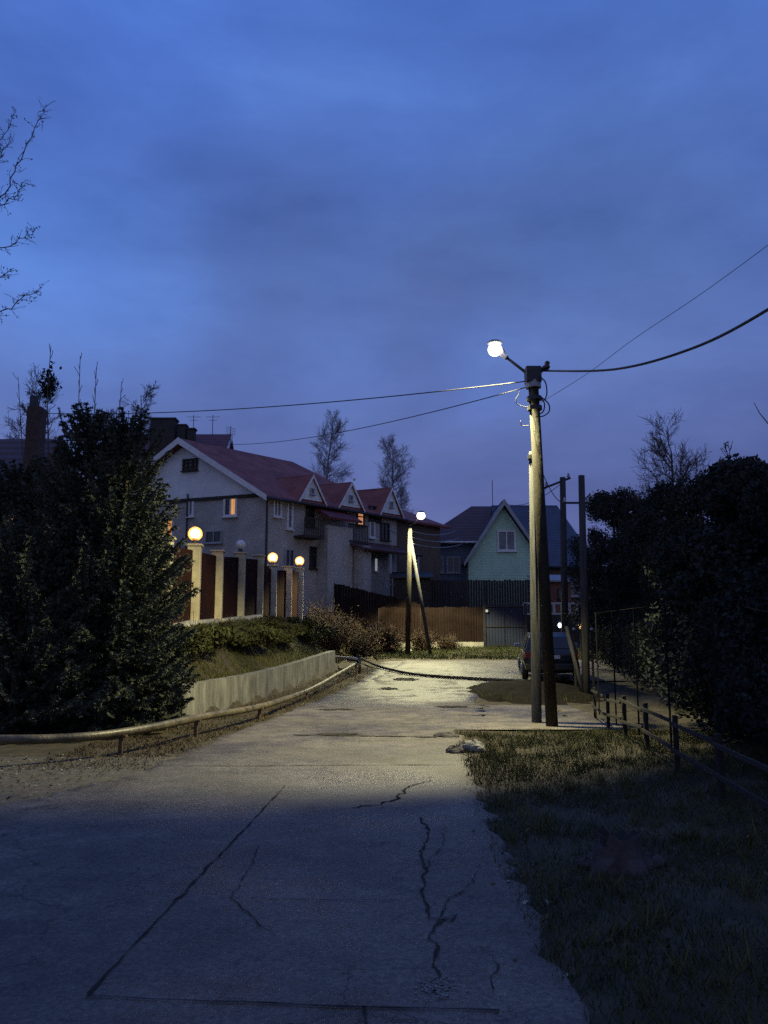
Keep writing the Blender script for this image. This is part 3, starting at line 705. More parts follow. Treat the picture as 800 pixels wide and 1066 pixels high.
pp = [P(-160, 772, 11.2), P(0, 770, 11.2), P(60, 769, 11.5), P(110, 765, 12.0), P(160, 757, 13.0), P(213, 746, 14.9), P(260, 738, 16.9), P(290, 730, 19.1), P(325, 717, 23), P(350, 703, 26.8), P(371, 691, 30.3)]
gpipe = thing('gas_pipe', (pp[4].x, pp[4].y, h(pp[4].x, pp[4].y)), 'long worn yellow gas pipe on short supports left of the lane', 'pipe')
def smooth_path(p, k=6):
    out = []
    for i in range(len(p) - 1):
        a, b, c, d_ = p[max(0, i - 1)], p[i], p[i + 1], p[min(len(p) - 1, i + 2)]
        for j in range(k):
            t = j / k; out.append(.5 * ((2 * b) + (c - a) * t + (2 * a - 5 * b + 4 * c - d_) * t * t + (3 * b - a - 3 * c + d_) * t ** 3))
    out.append(p[-1]); return out
sp_ = smooth_path(pp)
obj('pipe', MB().tube(sp_, .062, 12), M['pipe_yellow'], gpipe, smooth=True)
for p in (sp_[20], sp_[29], sp_[38], sp_[47], sp_[55], sp_[60]):
    z = h(p.x, p.y); m_ = MB().tube([(p.x, p.y, z - .1), (p.x, p.y, p.z - .05)], .035, 8); m_.box((p.x, p.y, p.z - .045), (.16, .1, .03)); obj('support', m_, M['rust'], gpipe)
e = sp_[-1]; ze = h(e.x, e.y)
pe = thing('pipe_post', (e.x + .12, e.y + .1, ze), 'stubby steel post where the yellow pipe meets the crossing', 'post')
obj('post', MB().tube([(e.x + .12, e.y + .1, ze - .1), (e.x + .12, e.y + .1, ze + .62)], .05, 10), M['dark_steel'], pe, smooth=True)
obj('cap', MB().box((e.x + .12, e.y + .1, ze + .635), (.14, .14, .03)), M['dark_steel'], pe)
b1 = P(352, 684, 34.5); b0 = Vector((e.x + .05, e.y + .2, ze + .52))
tag(obj('side_pipe', MB().tube([b0, b0.lerp(b1, .5), b1, b1 + Vector((-2.5, 1.2, .1))], .05, 10), M['trim_grey'], smooth=True, origin=b0), 'pale grey pipe running left from the stubby steel post', 'pipe')
hz = [(373, 688, .16), (385, 693, .1), (400, 698, .07), (425, 703.5, .06), (450, 706, .05), (480, 708, .05), (515, 710, .05), (560, 712, .05)]
hp = []
for x, y, o_ in hz: q = G(x, y); hp.append(Vector((q.x, q.y, h(q.x, q.y) + o_ + .03)))
tag(obj('hose', MB().tube(smooth_path(hp, 4), .05, 8), M['rubber'], smooth=True, origin=hp[0]), 'thick dark hose lying across the end of the lane', 'hose')

# ------------------------------------------------------------------ pillar fence and globe lamps
PX = [(203, 23.3, 1), (227, 26, 0), (250.5, 28.5, 2), (270, 31, 0), (284, 33, 1), (300, 34.8, 0), (312, 36.8, 1)]
tops = [569, 575, 577, 579.5, 590, 591, 592.5]
pil = []
for (px, Y, k), ty in zip(PX, tops):
    tp = P(px, ty, Y); pil.append(Vector((tp.x, Y, tp.z)))
pf = thing('pillar_fence', (pil[0].x, pil[0].y, h(pil[0].x, pil[0].y)), 'cream pillar fence with dark brown panels on the bank', 'fence')
extra = pil[0] + (pil[0] - pil[1]) * 1.0; allp = [extra] + pil
for i, p in enumerate(allp):
    zb = h(p.x, p.y) - .35
    o = obj('pillar', MB().box((p.x, p.y, (zb + p.z) / 2), (.36, .36, p.z - zb), .1), M['pillar' if i < 5 else 'pillar_pale'], pf, bevel=.015)
    obj('cap', MB().box((p.x, p.y, p.z + .03), (.46, .46, .06), .1), M['pillar'], o, bevel=.015)
for i, (a, b) in enumerate(zip(allp[:-1], allp[1:])):
    ta, tb = a.z - .12, b.z - .12; ba, bb = h(a.x, a.y) + .05, h(b.x, b.y) + .05
    d = Vector((b.x - a.x, b.y - a.y, 0)); u = d.normalized(); n = Vector((u.y, -u.x, 0)); a2, b2_ = Vector((a.x, a.y, 0)) + u * .18, Vector((b.x, b.y, 0)) - u * .18
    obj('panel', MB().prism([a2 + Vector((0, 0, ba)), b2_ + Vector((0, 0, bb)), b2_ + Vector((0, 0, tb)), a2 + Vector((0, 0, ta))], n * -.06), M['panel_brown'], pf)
    if i < 4:
        obj('plinth', MB().prism([a2 + n * .2 + Vector((0, 0, ba - .5)), b2_ + n * .2 + Vector((0, 0, bb - .5)), b2_ + n * .2 + Vector((0, 0, bb + .1)), a2 + n * .2 + Vector((0, 0, ba + .1))], n * -.3), M['plinth'], pf)
labs = {0: 'lit globe lamp on the nearest cream pillar beside the spruce', 2: 'unlit white globe on the third cream pillar', 4: 'lit globe lamp on the fifth pillar, left of the close pair', 6: 'lit globe lamp on the last and farthest pillar'}
for i, (p, (px, Y, k)) in enumerate(zip(pil, PX)):
    if not k: continue
    r = .20 if k == 1 else .165; zc = p.z + .06 + .12 + r * .9
    t = thing('globe_lamp', (p.x, p.y, p.z + .06), labs[i], 'lamp', 'globe lamps on the fence pillars')
    obj('socket', MB().lathe((p.x, p.y, p.z + .06), [(.11, 0), (.11, .03), (.06, .06), (.08, .14), (.10, .17)], 16), M['dark_steel'], t, smooth=True)
    obj('globe', MB().ball((p.x, p.y, zc), r, 24, 14), M['globe_lit' if k == 1 else 'globe_off'], t, smooth=True)
    if k == 1: obj('bulb', MB().ball((p.x, p.y, zc), r * .74, 20, 12), M['bulb_lit'], t, smooth=True)
    if k == 1:
        l = bpy.data.lights.new('globe_light', 'POINT'); l.energy = 45; l.color = (1, .62, .28); l.shadow_soft_size = r + .012
        lo = bpy.data.objects.new('globe_light', l); COL.objects.link(lo); lo.parent = t; lo.location = (0, 0, zc - p.z - .06)

# ------------------------------------------------------------------ house helpers
def window(parent, c, u, n, w, hh, frame='trim_white', pane='glass', mull=1, bar=.07, halves=None, rows=0, label=None):
    """c centre on the wall face, u along the wall, n outward"""
    c, u, n = Vector(c), Vector(u).normalized(), Vector(n).normalized(); Z = Vector((0, 0, 1)); mb = MB(); cc = c + n * .03
    for s in (-1, 1):
        mb.obox(cc + u * s * (w / 2 - bar / 2), u * bar / 2, n * .06, Z * hh / 2)
        mb.obox(cc + Z * s * (hh / 2 - bar / 2), u * (w / 2 - bar), n * .055, Z * bar / 2)
    for k in range(mull): mb.obox(cc + u * (w * (k + 1) / (mull + 1) - w / 2), u * bar * .35, n * .045, Z * (hh / 2 - bar))
    for k in range(rows): mb.obox(cc + Z * (hh * (k + 1) / (rows + 1) - hh / 2), u * (w / 2 - bar), n * .04, Z * bar * .35)
    mb.obox(c - Z * (hh / 2 + .03) + n * .08, u * (w / 2 + .06), n * .1, Z * .025)
    fr_ = obj('window', mb, M[frame], parent)
    if label: fr_['label'] = label
    if halves:
        for s, pm in zip((-1, 1), halves): obj('pane', MB().obox(c + u * s * w / 4 + n * .012, u * (w / 4 - .03), n * .006, Z * (hh / 2 - bar * .6)), M[pm], fr_)
    else: obj('pane', MB().obox(c + n * .012, u * (w / 2 - bar * .6), n * .006, Z * (hh / 2 - bar * .6)), M[pane], fr_)
    return fr_
Zv = Vector((0, 0, 1))

# ------------------------------------------------------------------ row house with red roof
C0 = P(278, 514, 44); ze = C0.z
u = Vector((.672, .74, 0)).normalized(); gdir = Vector((-.93, .3676, 0)).normalized()
ng = Vector((gdir.y, -gdir.x, 0)).normalized()          # outward of gable wall (towards camera)
if ng.y > 0: ng = -ng
nf = Vector((u.y, -u.x, 0)).normalized()                # outward of the long facade (towards the lane)
apex = onplane(195, 460, C0, ng); hw = (Vector((apex.x, apex.y, 0)) - Vector((C0.x, C0.y, 0))).length; zr = apex.z
zb = h(C0.x, C0.y) - .5
rh = thing('row_house', (C0.x, C0.y, h(C0.x, C0.y)), 'long grey row house with red tiled roof behind the pillar fence', 'house')
Lend = 0
for s in np.arange(2, 40, .05):
    q = C0 + u * s; fwd = q.y * ct + (q.z - EYE) * st
    if CX + F * q.x / fwd >= 413 and not Lend: Lend = s
L1 = Lend
def pt(s, t, z): q = C0 + u * s + gdir * t; return Vector((q.x, q.y, z))
# walls
mb = MB().prism([pt(0, 0, zb), pt(L1, 0, zb), pt(L1, 2 * hw, zb), pt(0, 2 * hw, zb)], (0, 0, ze - zb))
obj('wall', mb, M['house_wall'], rh)
zg = ze - .02
gw = MB().prism([pt(0, 0, zg) + ng * .03, pt(0, 2 * hw, zg) + ng * .03, pt(0, hw, zr - .12) + ng * .03], -ng * .25); obj('gable_wall', gw, M['gable_siding'], rh)
gb = MB().obox(pt(0, hw, ze - .05) + ng * .06, gdir * (hw + .05), ng * .05, Zv * .09); obj('gable_ledge', gb, M['dark_wood'], rh)
ov, oe = .55, .5; sl = (zr - ze) / hw
def roofpt(s, t): return pt(s, t, ze + .12 + sl * (t if t <= hw else 2 * hw - t))
sh = L1 - 2.6                                              # ridge end of the hip
rf = MB().slab([roofpt(-ov, -oe), roofpt(L1 + .35, -oe), pt(sh, hw, zr + .12), roofpt(-ov, hw)], .14)
rf.slab([roofpt(-ov, hw), pt(sh, hw, zr + .12), roofpt(L1 + .35, 2 * hw + oe), roofpt(-ov, 2 * hw + oe)], .14)
rf.slab([roofpt(L1 + .35, -oe), roofpt(L1 + .35, 2 * hw + oe), pt(sh, hw, zr + .12)], .14)
roof = obj('roof', rf, M['red_roof'], rh)
rk = MB()
for t0, t1 in ((-oe, hw), (2 * hw + oe, hw)):
    a, b = roofpt(-ov, t0) + ng * .04, roofpt(-ov, t1) + ng * .04
    rk.prism([a + Zv * .03, b + Zv * .03, b - Zv * .34, a - Zv * .28], ng * .05)
obj('barge_board', rk, M['trim_white'], rh)
obj('gutter', MB().tube([roofpt(-ov, -oe) - Zv * .12 + nf * .06, roofpt(L1 + .3, -oe) - Zv * .12 + nf * .06], .07, 8), M['dark_steel'], rh)
# lower end wing
L2 = L1 + 4.6; zr2 = zr - 1.35; ze2 = ze - .25
wm = MB().prism([pt(L1 + .01, .15, zb), pt(L2, .15, zb), pt(L2, 2 * hw - .3, zb), pt(L1 + .01, 2 * hw - .3, zb)], (0, 0, ze2 - zb)); obj('wing_wall', wm, M['house_wall_brown'], rh)
obj('wing_gable', MB().prism([pt(L2 - .02, .15, ze2), pt(L2 - .02, 2 * hw - .3, ze2), pt(L2 - .02, hw, zr2 - .1)], u * -.2), M['house_wall_brown'], rh)
obj('wing_roof', MB().slab([pt(L1 - 2.2, -.35, ze2), pt(L2 + .4, -.35, ze2), pt(L2 + .4, hw, zr2), pt(L1 - 2.2, hw, zr2)], .14).slab([pt(L1 - 2.2, hw, zr2), pt(L2 + .4, hw, zr2), pt(L2 + .4, 2 * hw + .2, ze2), pt(L1 - 2.2, 2 * hw + .2, ze2)], .14), M['red_roof'], rh)
# facade helper: pixel -> (s, z) on long facade
def fac(px, py, off=0.0): return onplane(px, py, C0 + nf * off, nf)
# small gablets above the eave
for pa, pb, pap, ppy in [(313, 336, 325, 496), (354, 376, 365, 503.5), (397, 417, 407, 509)]:
    a = fac(pa, 520, .32); b = fac(pb, 522, .32); sa, sb = (a - C0).dot(u), (b - C0).dot(u); sm = (sa + sb) / 2; ap = fac(pap, ppy, .32)
    A = pt(sa, 0, ze - .02) + nf * .32; B = pt(sb, 0, ze - .02) + nf * .32; T = pt(sm, 0, ap.z) + nf * .32
    dm = obj('dormer', MB().prism([A, B, T], -nf * .3), M['gable_siding'], rh)
    # roof ridge running back into the main slope
    back = (ap.z - ze - .12) / sl; Tb = pt(sm, back + .2, ap.z + .1); Tf = T + nf * .1 + Zv * .1
    e1, e2 = A + nf * .1 - u * .22 - Zv * .16, B + nf * .1 + u * .22 - Zv * .16
    b1, b2_ = pt(sa - .28, .25, ze + .1), pt(sb + .28, .25, ze + .1)
    obj('dormer_roof', MB().slab([e1, Tf, Tb, b1], .08).slab([Tf, e2, b2_, Tb], .08), M['red_roof'], dm)
    tr = MB().prism([e1 + nf * .03, Tf + nf * .03, Tf + nf * .03 - Zv * .2, e1 + nf * .03 - Zv * .14], nf * .04).prism([e2 + nf * .03, Tf + nf * .03, Tf + nf * .03 - Zv * .2, e2 + nf * .03 - Zv * .14], nf * .04)
    obj('dormer_trim', tr, M['trim_white'], dm)
    window(dm, pt(sm, 0, ze + (ap.z - ze) * .36) + nf * .32, u, nf, .3, .36, 'trim_grey', 'curtain_glass', 0, .05)
    obj('finial', MB().ball(T + nf * .3 + Zv * .22, .09, 10, 6), M['trim_white'], dm)
# gable windows
def gwin(px0, px1, py0, py1, **k):
    a, b = onplane(px0, py1, C0, ng), onplane(px1, py0, C0, ng); c = (a + b) / 2
    return window(rh, c + ng * k.pop('out', .0), gdir * -1, ng, (Vector((a.x, a.y)) - Vector((b.x, b.y))).length, abs(b.z - a.z), **k)
gwin(191, 207, 477, 491, frame='dark_wood', pane='glass', mull=2, rows=2, bar=.1, out=.04)
gwin(233, 248, 517, 538.5, halves=('glass', 'win_orange'), mull=1, bar=.12, label='window with its right half lit orange')
gwin(196, 203, 520, 538.5, pane='curtain_glass', mull=0, bar=.12)
gwin(168, 182, 540, 560, pane='win_orange', mull=1, bar=.1, label='lit orange window half hidden by the spruce')
gwin(214, 232, 552, 566, pane='glass', mull=1, frame='trim_grey')
obj('downpipe', MB().tube([pt(0, -.02, ze - .2) + ng * .1 + nf * .1, pt(0, -.02, zb) + ng * .1 + nf * .1], .06, 8), M['dark_steel'], rh)
obj('downpipe', MB().tube([pt(0, hw * .95, ze + .3) + ng * .12, pt(0, hw * .95, zb) + ng * .12], .05, 8), M['dark_steel'], rh)
def fwin(px0, px1, py0, py1, **k):
    a, b = fac(px0, py1), fac(px1, py0); c = (a + b) / 2
    return window(rh, c, u, nf, (Vector((a.x, a.y)) - Vector((b.x, b.y))).length, abs(b.z - a.z), **k)
fwin(284, 293, 520, 538, pane='curtain_glass', mull=1, bar=.1)
fwin(298, 305, 521, 551, pane='curtain_glass', mull=0, bar=.12, label='tall white balcony door')
fwin(318, 327, 527, 548, pane='glass', mull=1, frame='dark_wood')
fwin(371, 379, 529, 547, pane='win_pink', mull=0, rows=1, bar=.09, frame='dark_wood', label='lit salmon window')
fwin(384, 390, 543, 560, pane='curtain_glass', mull=0, bar=.1)
fwin(370, 376, 575, 598, pane='curtain_glass', mull=0, bar=.12)
fwin(389, 393, 581, 595, pane='win_white', mull=0, bar=.05, label='narrow bright white window')
fwin(396, 405, 545, 562, pane='glass', mull=1, frame='dark_wood')
fwin(296, 306, 572, 592, pane='glass', mull=1, frame='trim_grey')
fwin(322, 334, 570, 592, pane='glass', mull=1, frame='dark_wood')
fwin(384, 396, 528, 542, pane='glass', mull=1, frame='dark_wood')
# bay volumes and lean-to porch roofs on the facade
def bay(px0, px1, out, ztop_px, zbot, m, name='bay_wall'):
    a, b = fac(px0, ztop_px), fac(px1, ztop_px); s0, s1 = (a - C0).dot(u), (b - C0).dot(u); zt = a.z
    obj(name, MB().prism([pt(s0, 0, zbot), pt(s1, 0, zbot), pt(s1, 0, zbot) + nf * out, pt(s0, 0, zbot) + nf * out], (0, 0, zt - zbot)), M[m], rh)
    return s0, s1, zt
def leanto(s0, s1, z0, out, drop, m, th=.12, name='porch_roof'):
    return obj(name, MB().slab([pt(s0, 0, z0), pt(s1, 0, z0), pt(s1, 0, z0 - drop) + nf * out, pt(s0, 0, z0 - drop) + nf * out], th), M[m], rh)
s0, s1, zt = bay(330, 356, .9, 548, zb, 'house_wall'); leanto(s0 - .3, s1 + .3, ze - .25, 1.4, .75, 'dark_red_roof')
zf = fac(325, 560).z
for (pa, pb) in ((306, 326), (352, 372)):
    a, b = fac(pa, 560), fac(pb, 560); s0, s1 = (a - C0).dot(u), (b - C0).dot(u)
    bal = obj('balcony', MB().prism([pt(s0, 0, zf), pt(s1, 0, zf), pt(s1, 0, zf) + nf * .9, pt(s0, 0, zf) + nf * .9], (0, 0, -.14)), M['dark_wood'], rh)
    rl = MB()
    for s in np.arange(s0, s1, .13): rl.obox(pt(s, 0, zf + .45) + nf * .87, u * .02, nf * .02, Zv * .45)
    rl.obox(pt((s0 + s1) / 2, 0, zf + .93) + nf * .87, u * (s1 - s0) / 2, nf * .035, Zv * .035)
    obj('railing', rl, M['dark_wood'], bal)
s0, s1, zt = bay(358, 366, 1.6, 570, zb, 'house_wall'); leanto(s0 - .4, s1 + 4.2, fac(372, 563).z, 2.0, .7, 'brown_roof')
for s in (s1 + 1.4, s1 + 3.9): obj('porch_post', MB().obox(pt(s, 0, (zb + fac(372, 575).z) / 2) + nf * 1.8, u * .07, nf * .07, Zv * ((fac(372, 575).z - zb) / 2)), M['trim_grey'], rh)
# antennas
an = MB(); q = pt(3.0, hw, zr); an.tube([q, q + Zv * 1.5], .02, 5)
for k in range(5): an.tube([q + Zv * (1.0 + k * .1) - u * .35, q + Zv * (1.0 + k * .1) + u * .35], .012, 4)
obj('antenna', an, M['dark_steel'], rh)

# dark red house behind it with chimneys
Yb = 60
a, b = P(158, 452, Yb), P(244, 451.5, Yb + 1); zrb = a.z
bh = thing('dark_house', (a.x + 3, Yb, h(a.x, Yb)), 'dark red roofed house with three black chimneys behind the row house', 'house')
zbb = h(a.x, Yb) - 1; zeb = zrb - 3.6; dd = 4.6
obj('wall', MB().prism([(a.x - 2.4, Yb - dd + .5, zbb), (b.x - .4, Yb - dd + .5, zbb), (b.x - .4, Yb + dd - .5, zbb), (a.x - 2.4, Yb + dd - .5, zbb)], (0, 0, zeb - zbb)), M['house_wall_brown'], bh)
obj('roof', MB().slab([(a.x - 2.8, Yb - dd, zeb - .3), (b.x, Yb - dd, zeb - .3), (b.x, Yb, zrb), (a.x - 2.8, Yb, zrb)], .15).slab([(a.x - 2.8, Yb, zrb), (b.x, Yb, zrb), (b.x, Yb + dd, zeb - .3), (a.x - 2.8, Yb + dd, zeb - .3)], .15), M['dark_red_roof'], bh)
obj('gable_wall', MB().prism([(b.x - .4, Yb - dd + .5, zeb), (b.x - .4, Yb + dd - .5, zeb), (b.x - .4, Yb, zrb - .2)], (-.2, 0, 0)), M['gable_siding'], bh)
obj('barge_board', MB().prism([(b.x + .02, Yb - dd, zeb - .3), (b.x + .02, Yb, zrb), (b.x + .02, Yb, zrb - .35), (b.x + .02, Yb - dd, zeb - .62)], (.06, 0, 0)), M['trim_white'], bh)
for p0_, p1_, pt_ in ((159, 184, 438), (186.5, 194.5, 444), (196.5, 203.5, 448)):
    q0, q1 = P(p0_, pt_, Yb - 2.2), P(p1_, pt_, Yb - 2.2); z0 = zrb - 2.4
    c_ = obj('chimney', MB().box(((q0.x + q1.x) / 2, Yb - 2.2, (q0.z + z0) / 2), (q1.x - q0.x, 1.0 if p1_ - p0_ > 15 else .6, q0.z - z0)), M['chimney_dark'], bh)
    obj('chimney_cap', MB().box(((q0.x + q1.x) / 2, Yb - 2.2, q0.z + .05), (q1.x - q0.x + .16, 1.1 if p1_ - p0_ > 15 else .72, .1)), M['chimney_dark'], c_)
for px, py in ((202, 432), (222, 432)):
    q = P(px, py, Yb); obj('antenna', MB().tube([(q.x, Yb, zrb - .1), (q.x, Yb, q.z)], .025, 5).tube([(q.x - .5, Yb, q.z - .15), (q.x + .5, Yb, q.z - .15)], .018, 4).tube([(q.x - .3, Yb, q.z - .4), (q.x + .3, Yb, q.z - .4)], .018, 4), M['dark_steel'], bh)

# near dark house behind the spruces at the left
q = P(0, 457, 28); zr3 = q.z; zb3 = h(-13, 27) - .4; xl0, xr0 = -22.0, P(62, 457, 28).x
lh = thing('dark_cottage', (-14, 27, h(-14, 27)), 'dark roofed cottage behind the spruces at the left edge', 'house')
obj('wall', MB().box(((xl0 + xr0) / 2, 28, (zb3 + zr3 - 3) / 2), (xr0 - xl0 - .6, 7, zr3 - 3 - zb3)), M['house_wall_brown'], lh)
obj('gable_wall', MB().prism([(xr0 - .3, 24.5, zr3 - 3), (xr0 - .3, 31.5, zr3 - 3), (xr0 - .3, 28, zr3 - .15)], (-.2, 0, 0)), M['house_wall_brown'], lh)
obj('roof', MB().slab([(xl0, 24, zr3 - 3.4), (xr0, 24, zr3 - 3.4), (xr0, 28, zr3), (xl0, 28, zr3)], .15).slab([(xl0, 28, zr3), (xr0, 28, zr3), (xr0, 32, zr3 - 3.4), (xl0, 32, zr3 - 3.4)], .15), M['brown_roof'], lh)
a, b = P(32, 425, 26.5), P(46, 425, 26.5); z0 = zr3 - 2.4
ch = obj('chimney', MB().box(((a.x + b.x) / 2, 26.5, (a.z + z0) / 2), (b.x - a.x, .5, a.z - z0)), M['chimney_brick'], lh)
q2 = P(36, 413, 26.5); obj('chimney_pot', MB().tube([(q2.x, 26.5, a.z - .05), (q2.x, 26.5, q2.z)], .14, 10), M['dark_steel'], ch)
window(lh, (P(6, 546, 24.5).x, 24.5, P(6, 546, 24.5).z), (1, 0, 0), (0, -1, 0), 1.0, 1.1, 'trim_grey', 'win_orange', 1, label='small lit orange window')

# ------------------------------------------------------------------ green house and brown hip house
Yg = 57
A = P(524, 521, Yg); Lf = P(484, 584, Yg); zga = A.z; hwg = A.x - Lf.x; zle = Lf.z; zgb = h(A.x, Yg) - .5
gh = thing('green_house', (A.x, Yg, h(A.x, Yg)), 'pale green gabled house with a steep blue grey roof', 'house')
xs0, xs1 = A.x - hwg + .25, A.x + hwg - .25; slg = (zga - zle) / hwg
obj('wall', MB().prism([(xs0, Yg, zgb), (xs1, Yg, zgb), (xs1, Yg, zle + .05), (A.x, Yg, zga - .45), (xs0, Yg, zle + .05)], (0, 6, 0)), M['green_wall'], gh)
obj('roof', MB().slab([(A.x - hwg - .1, Yg - .5, zle - .15), (A.x, Yg - .5, zga), (A.x, Yg + 7, zga), (A.x - hwg - .1, Yg + 7, zle - .15)], .16).slab([(A.x, Yg - .5, zga), (A.x + hwg + .1, Yg - .5, zle - .15), (A.x + hwg + .1, Yg + 7, zle - .15), (A.x, Yg + 7, zga)], .16), M['blue_roof'], gh)
bb = MB()
for s in (-1, 1): bb.prism([(A.x, Yg - .56, zga + .03), (A.x + s * (hwg + .1), Yg - .56, zle - .12), (A.x + s * (hwg + .1), Yg - .56, zle - .45), (A.x, Yg - .56, zga - .4)], (0, -.05, 0))
obj('barge_board', bb, M['trim_grey'], gh)
a, b = P(518, 574, Yg), P(537, 552, Yg)
window(gh, ((a.x + b.x) / 2, Yg, (a.z + b.z) / 2), (1, 0, 0), (0, -1, 0), b.x - a.x, b.z - a.z, 'trim_white', 'curtain_glass', 1, .13)
# long main block running right with hipped end
R0, R1 = P(526, 526, 61), P(580, 527, 61); zrm = R0.z; Er = P(608, 590, 61); zem = Er.z - .3
rb_ = MB()
rb_.slab([(R0.x - 1, 61, zrm), (R1.x, 61, zrm), (Er.x + .2, 57.2, zem), (R0.x - 1, 57.2, zem)], .16)
rb_.slab([(R0.x - 1, 61, zrm), (R1.x, 61, zrm), (Er.x + .2, 65, zem), (R0.x - 1, 65, zem)], .16)
rb_.slab([(R1.x, 61, zrm), (Er.x + .2, 57.2, zem), (Er.x + .2, 65, zem)], .16)
obj('main_roof', rb_, M['blue_roof'], gh)
obj('main_wall', MB().prism([(R0.x - .6, 57.9, zgb), (Er.x - .3, 57.9, zgb), (Er.x - .3, 64.4, zgb), (R0.x - .6, 64.4, zgb)], (0, 0, zem - zgb + .1)), M['house_wall_brown'], gh)
window(gh, (P(595, 600, 57.9).x, 57.9, P(595, 612, 57.9).z), (1, 0, 0), (0, -1, 0), 1.1, 1.2, 'trim_grey', 'glass', 1, .1)
obj('antenna', MB().tube([(P(513, 515, 60).x, 60, zrm - .3), (P(513, 515, 60).x, 60, P(513, 500, 60).z)], .025, 5), M['dark_steel'], gh)

Yh = 58
T0, T1 = P(491, 527, Yh + 4), P(530, 526, Yh + 4); E0 = P(436, 561, Yh); E1 = P(530, 565, Yh); zeh = (E0.z + E1.z) / 2; zth = T0.z; zhb = h(E0.x, Yh) - .5
hh_ = thing('hip_house', (E0.x + 3, Yh, h(E0.x + 3, Yh)), 'low house with a brown hip roof left of the green house', 'house')
obj('roof', MB().slab([(E0.x, Yh, zeh), (E1.x, Yh, zeh), (E1.x, Yh + 4, zth), (T0.x, Yh + 4, zth)], .14).slab([(E0.x, Yh, zeh), (T0.x, Yh + 4, zth), (E0.x, Yh + 8, zeh)], .14).slab([(E0.x, Yh + 8, zeh), (T0.x, Yh + 4, zth), (E1.x, Yh + 4, zth), (E1.x, Yh + 8, zeh)], .14), M['brown_roof'], hh_)
obj('wall', MB().prism([(E0.x + .6, Yh + .6, zhb), (E1.x - .4, Yh + .6, zhb), (E1.x - .4, Yh + 7.4, zhb), (E0.x + .6, Yh + 7.4, zhb)], (0, 0, zeh - zhb)), M['blue_wall'], hh_)
obj('gutter', MB().tube([(E0.x, Yh - .06, zeh - .1), (E1.x - 1.8, Yh - .06, zeh - .1)], .075, 8), M['trim_white'], hh_)
for px in (455, 472): window(hh_, (P(px, 588, Yh + .6).x, Yh + .6, P(px, 588, Yh + .6).z), (1, 0, 0), (0, -1, 0), .95, 1.15, 'trim_grey', 'glass', 1, .1)

# ------------------------------------------------------------------ fences and gate along the side street
def board_fence(name, x0, x1, Y0, Y1, ztop, m, label, posts=True, step=2.2, foot=0.0, plinth=False):
    c = gp_((x0 + x1) / 2, (Y0 + Y1) / 2); t = thing(name, c, label, 'fence')
    d = Vector((x1 - x0, Y1 - Y0, 0)); L = d.length; uu = d.normalized(); n = Vector((uu.y, -uu.x, 0)); mb = MB(); k = 0.0; r = np.random.default_rng(int(L * 10))
    while k < L - .05:
        w = min(.15, L - k); p = Vector((x0, Y0, 0)) + uu * (k + w / 2); zb_ = h(p.x, p.y) + foot; zt = ztop + r.normal(0, .02)
        mb.obox(Vector((p.x, p.y, (zb_ + zt) / 2)) + n * r.normal(0, .004), uu * (w / 2 - .006), n * .012, Zv * (zt - zb_) / 2); k += .155
    obj('boards', mb, M[m], t)
    k = 0.0
    while k <= L + .01:
        p = Vector((x0, Y0, 0)) + uu * k; zb_ = h(p.x, p.y) - .3
        obj('post', MB().obox(Vector((p.x, p.y, (zb_ + ztop - .05) / 2)) - n * .07, uu * .05, n * .05, Zv * (ztop - .05 - zb_) / 2), M['fence_dark'], t); k += step
    if plinth:
        p0_, p1_ = Vector((x0, Y0, 0)), Vector((x1, Y1, 0)); obj('plinth', MB().prism([p0_ + n * .06 + Zv * (h(x0, Y0) - .3), p1_ + n * .06 + Zv * (h(x1, Y1) - .3), p1_ + n * .06 + Zv * (h(x1, Y1) + foot), p0_ + n * .06 + Zv * (h(x0, Y0) + foot)], n * -.16), M['concrete'], t)
    return t
zf1 = P(470, 632, 44).z
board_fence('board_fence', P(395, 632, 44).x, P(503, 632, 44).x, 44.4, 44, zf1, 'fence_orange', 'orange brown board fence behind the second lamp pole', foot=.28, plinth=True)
fl0, fl1 = P(328, 602, 47), P(440, 629, 44.4)
bf2 = thing('board_fence', (fl0.x, fl0.y, h(fl0.x, fl0.y)), 'dull reddish brown board fence sloping down behind the brown bushes', 'fence')
mb = MB(); dv = Vector((fl1.x - fl0.x, fl1.y - fl0.y, 0)); n_ = int(dv.length / .155); uu = dv.normalized(); r = np.random.default_rng(77)
for k in range(n_):
    q = fl0.lerp(fl1, (k + .5) / n_); zb_ = h(q.x, q.y); zt = q.z + r.normal(0, .02); mb.obox((q.x, q.y, (zb_ + zt) / 2), uu * .07, Vector((uu.y, -uu.x, 0)) * .012, Zv * (zt - zb_) / 2)
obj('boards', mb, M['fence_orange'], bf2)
for k in range(5):
    q = fl0.lerp(fl1, k / 4); zb_ = h(q.x, q.y) - .3; obj('post', MB().box((q.x, q.y + .09, (zb_ + q.z) / 2), (.1, .1, q.z - zb_)), M['fence_dark'], bf2)
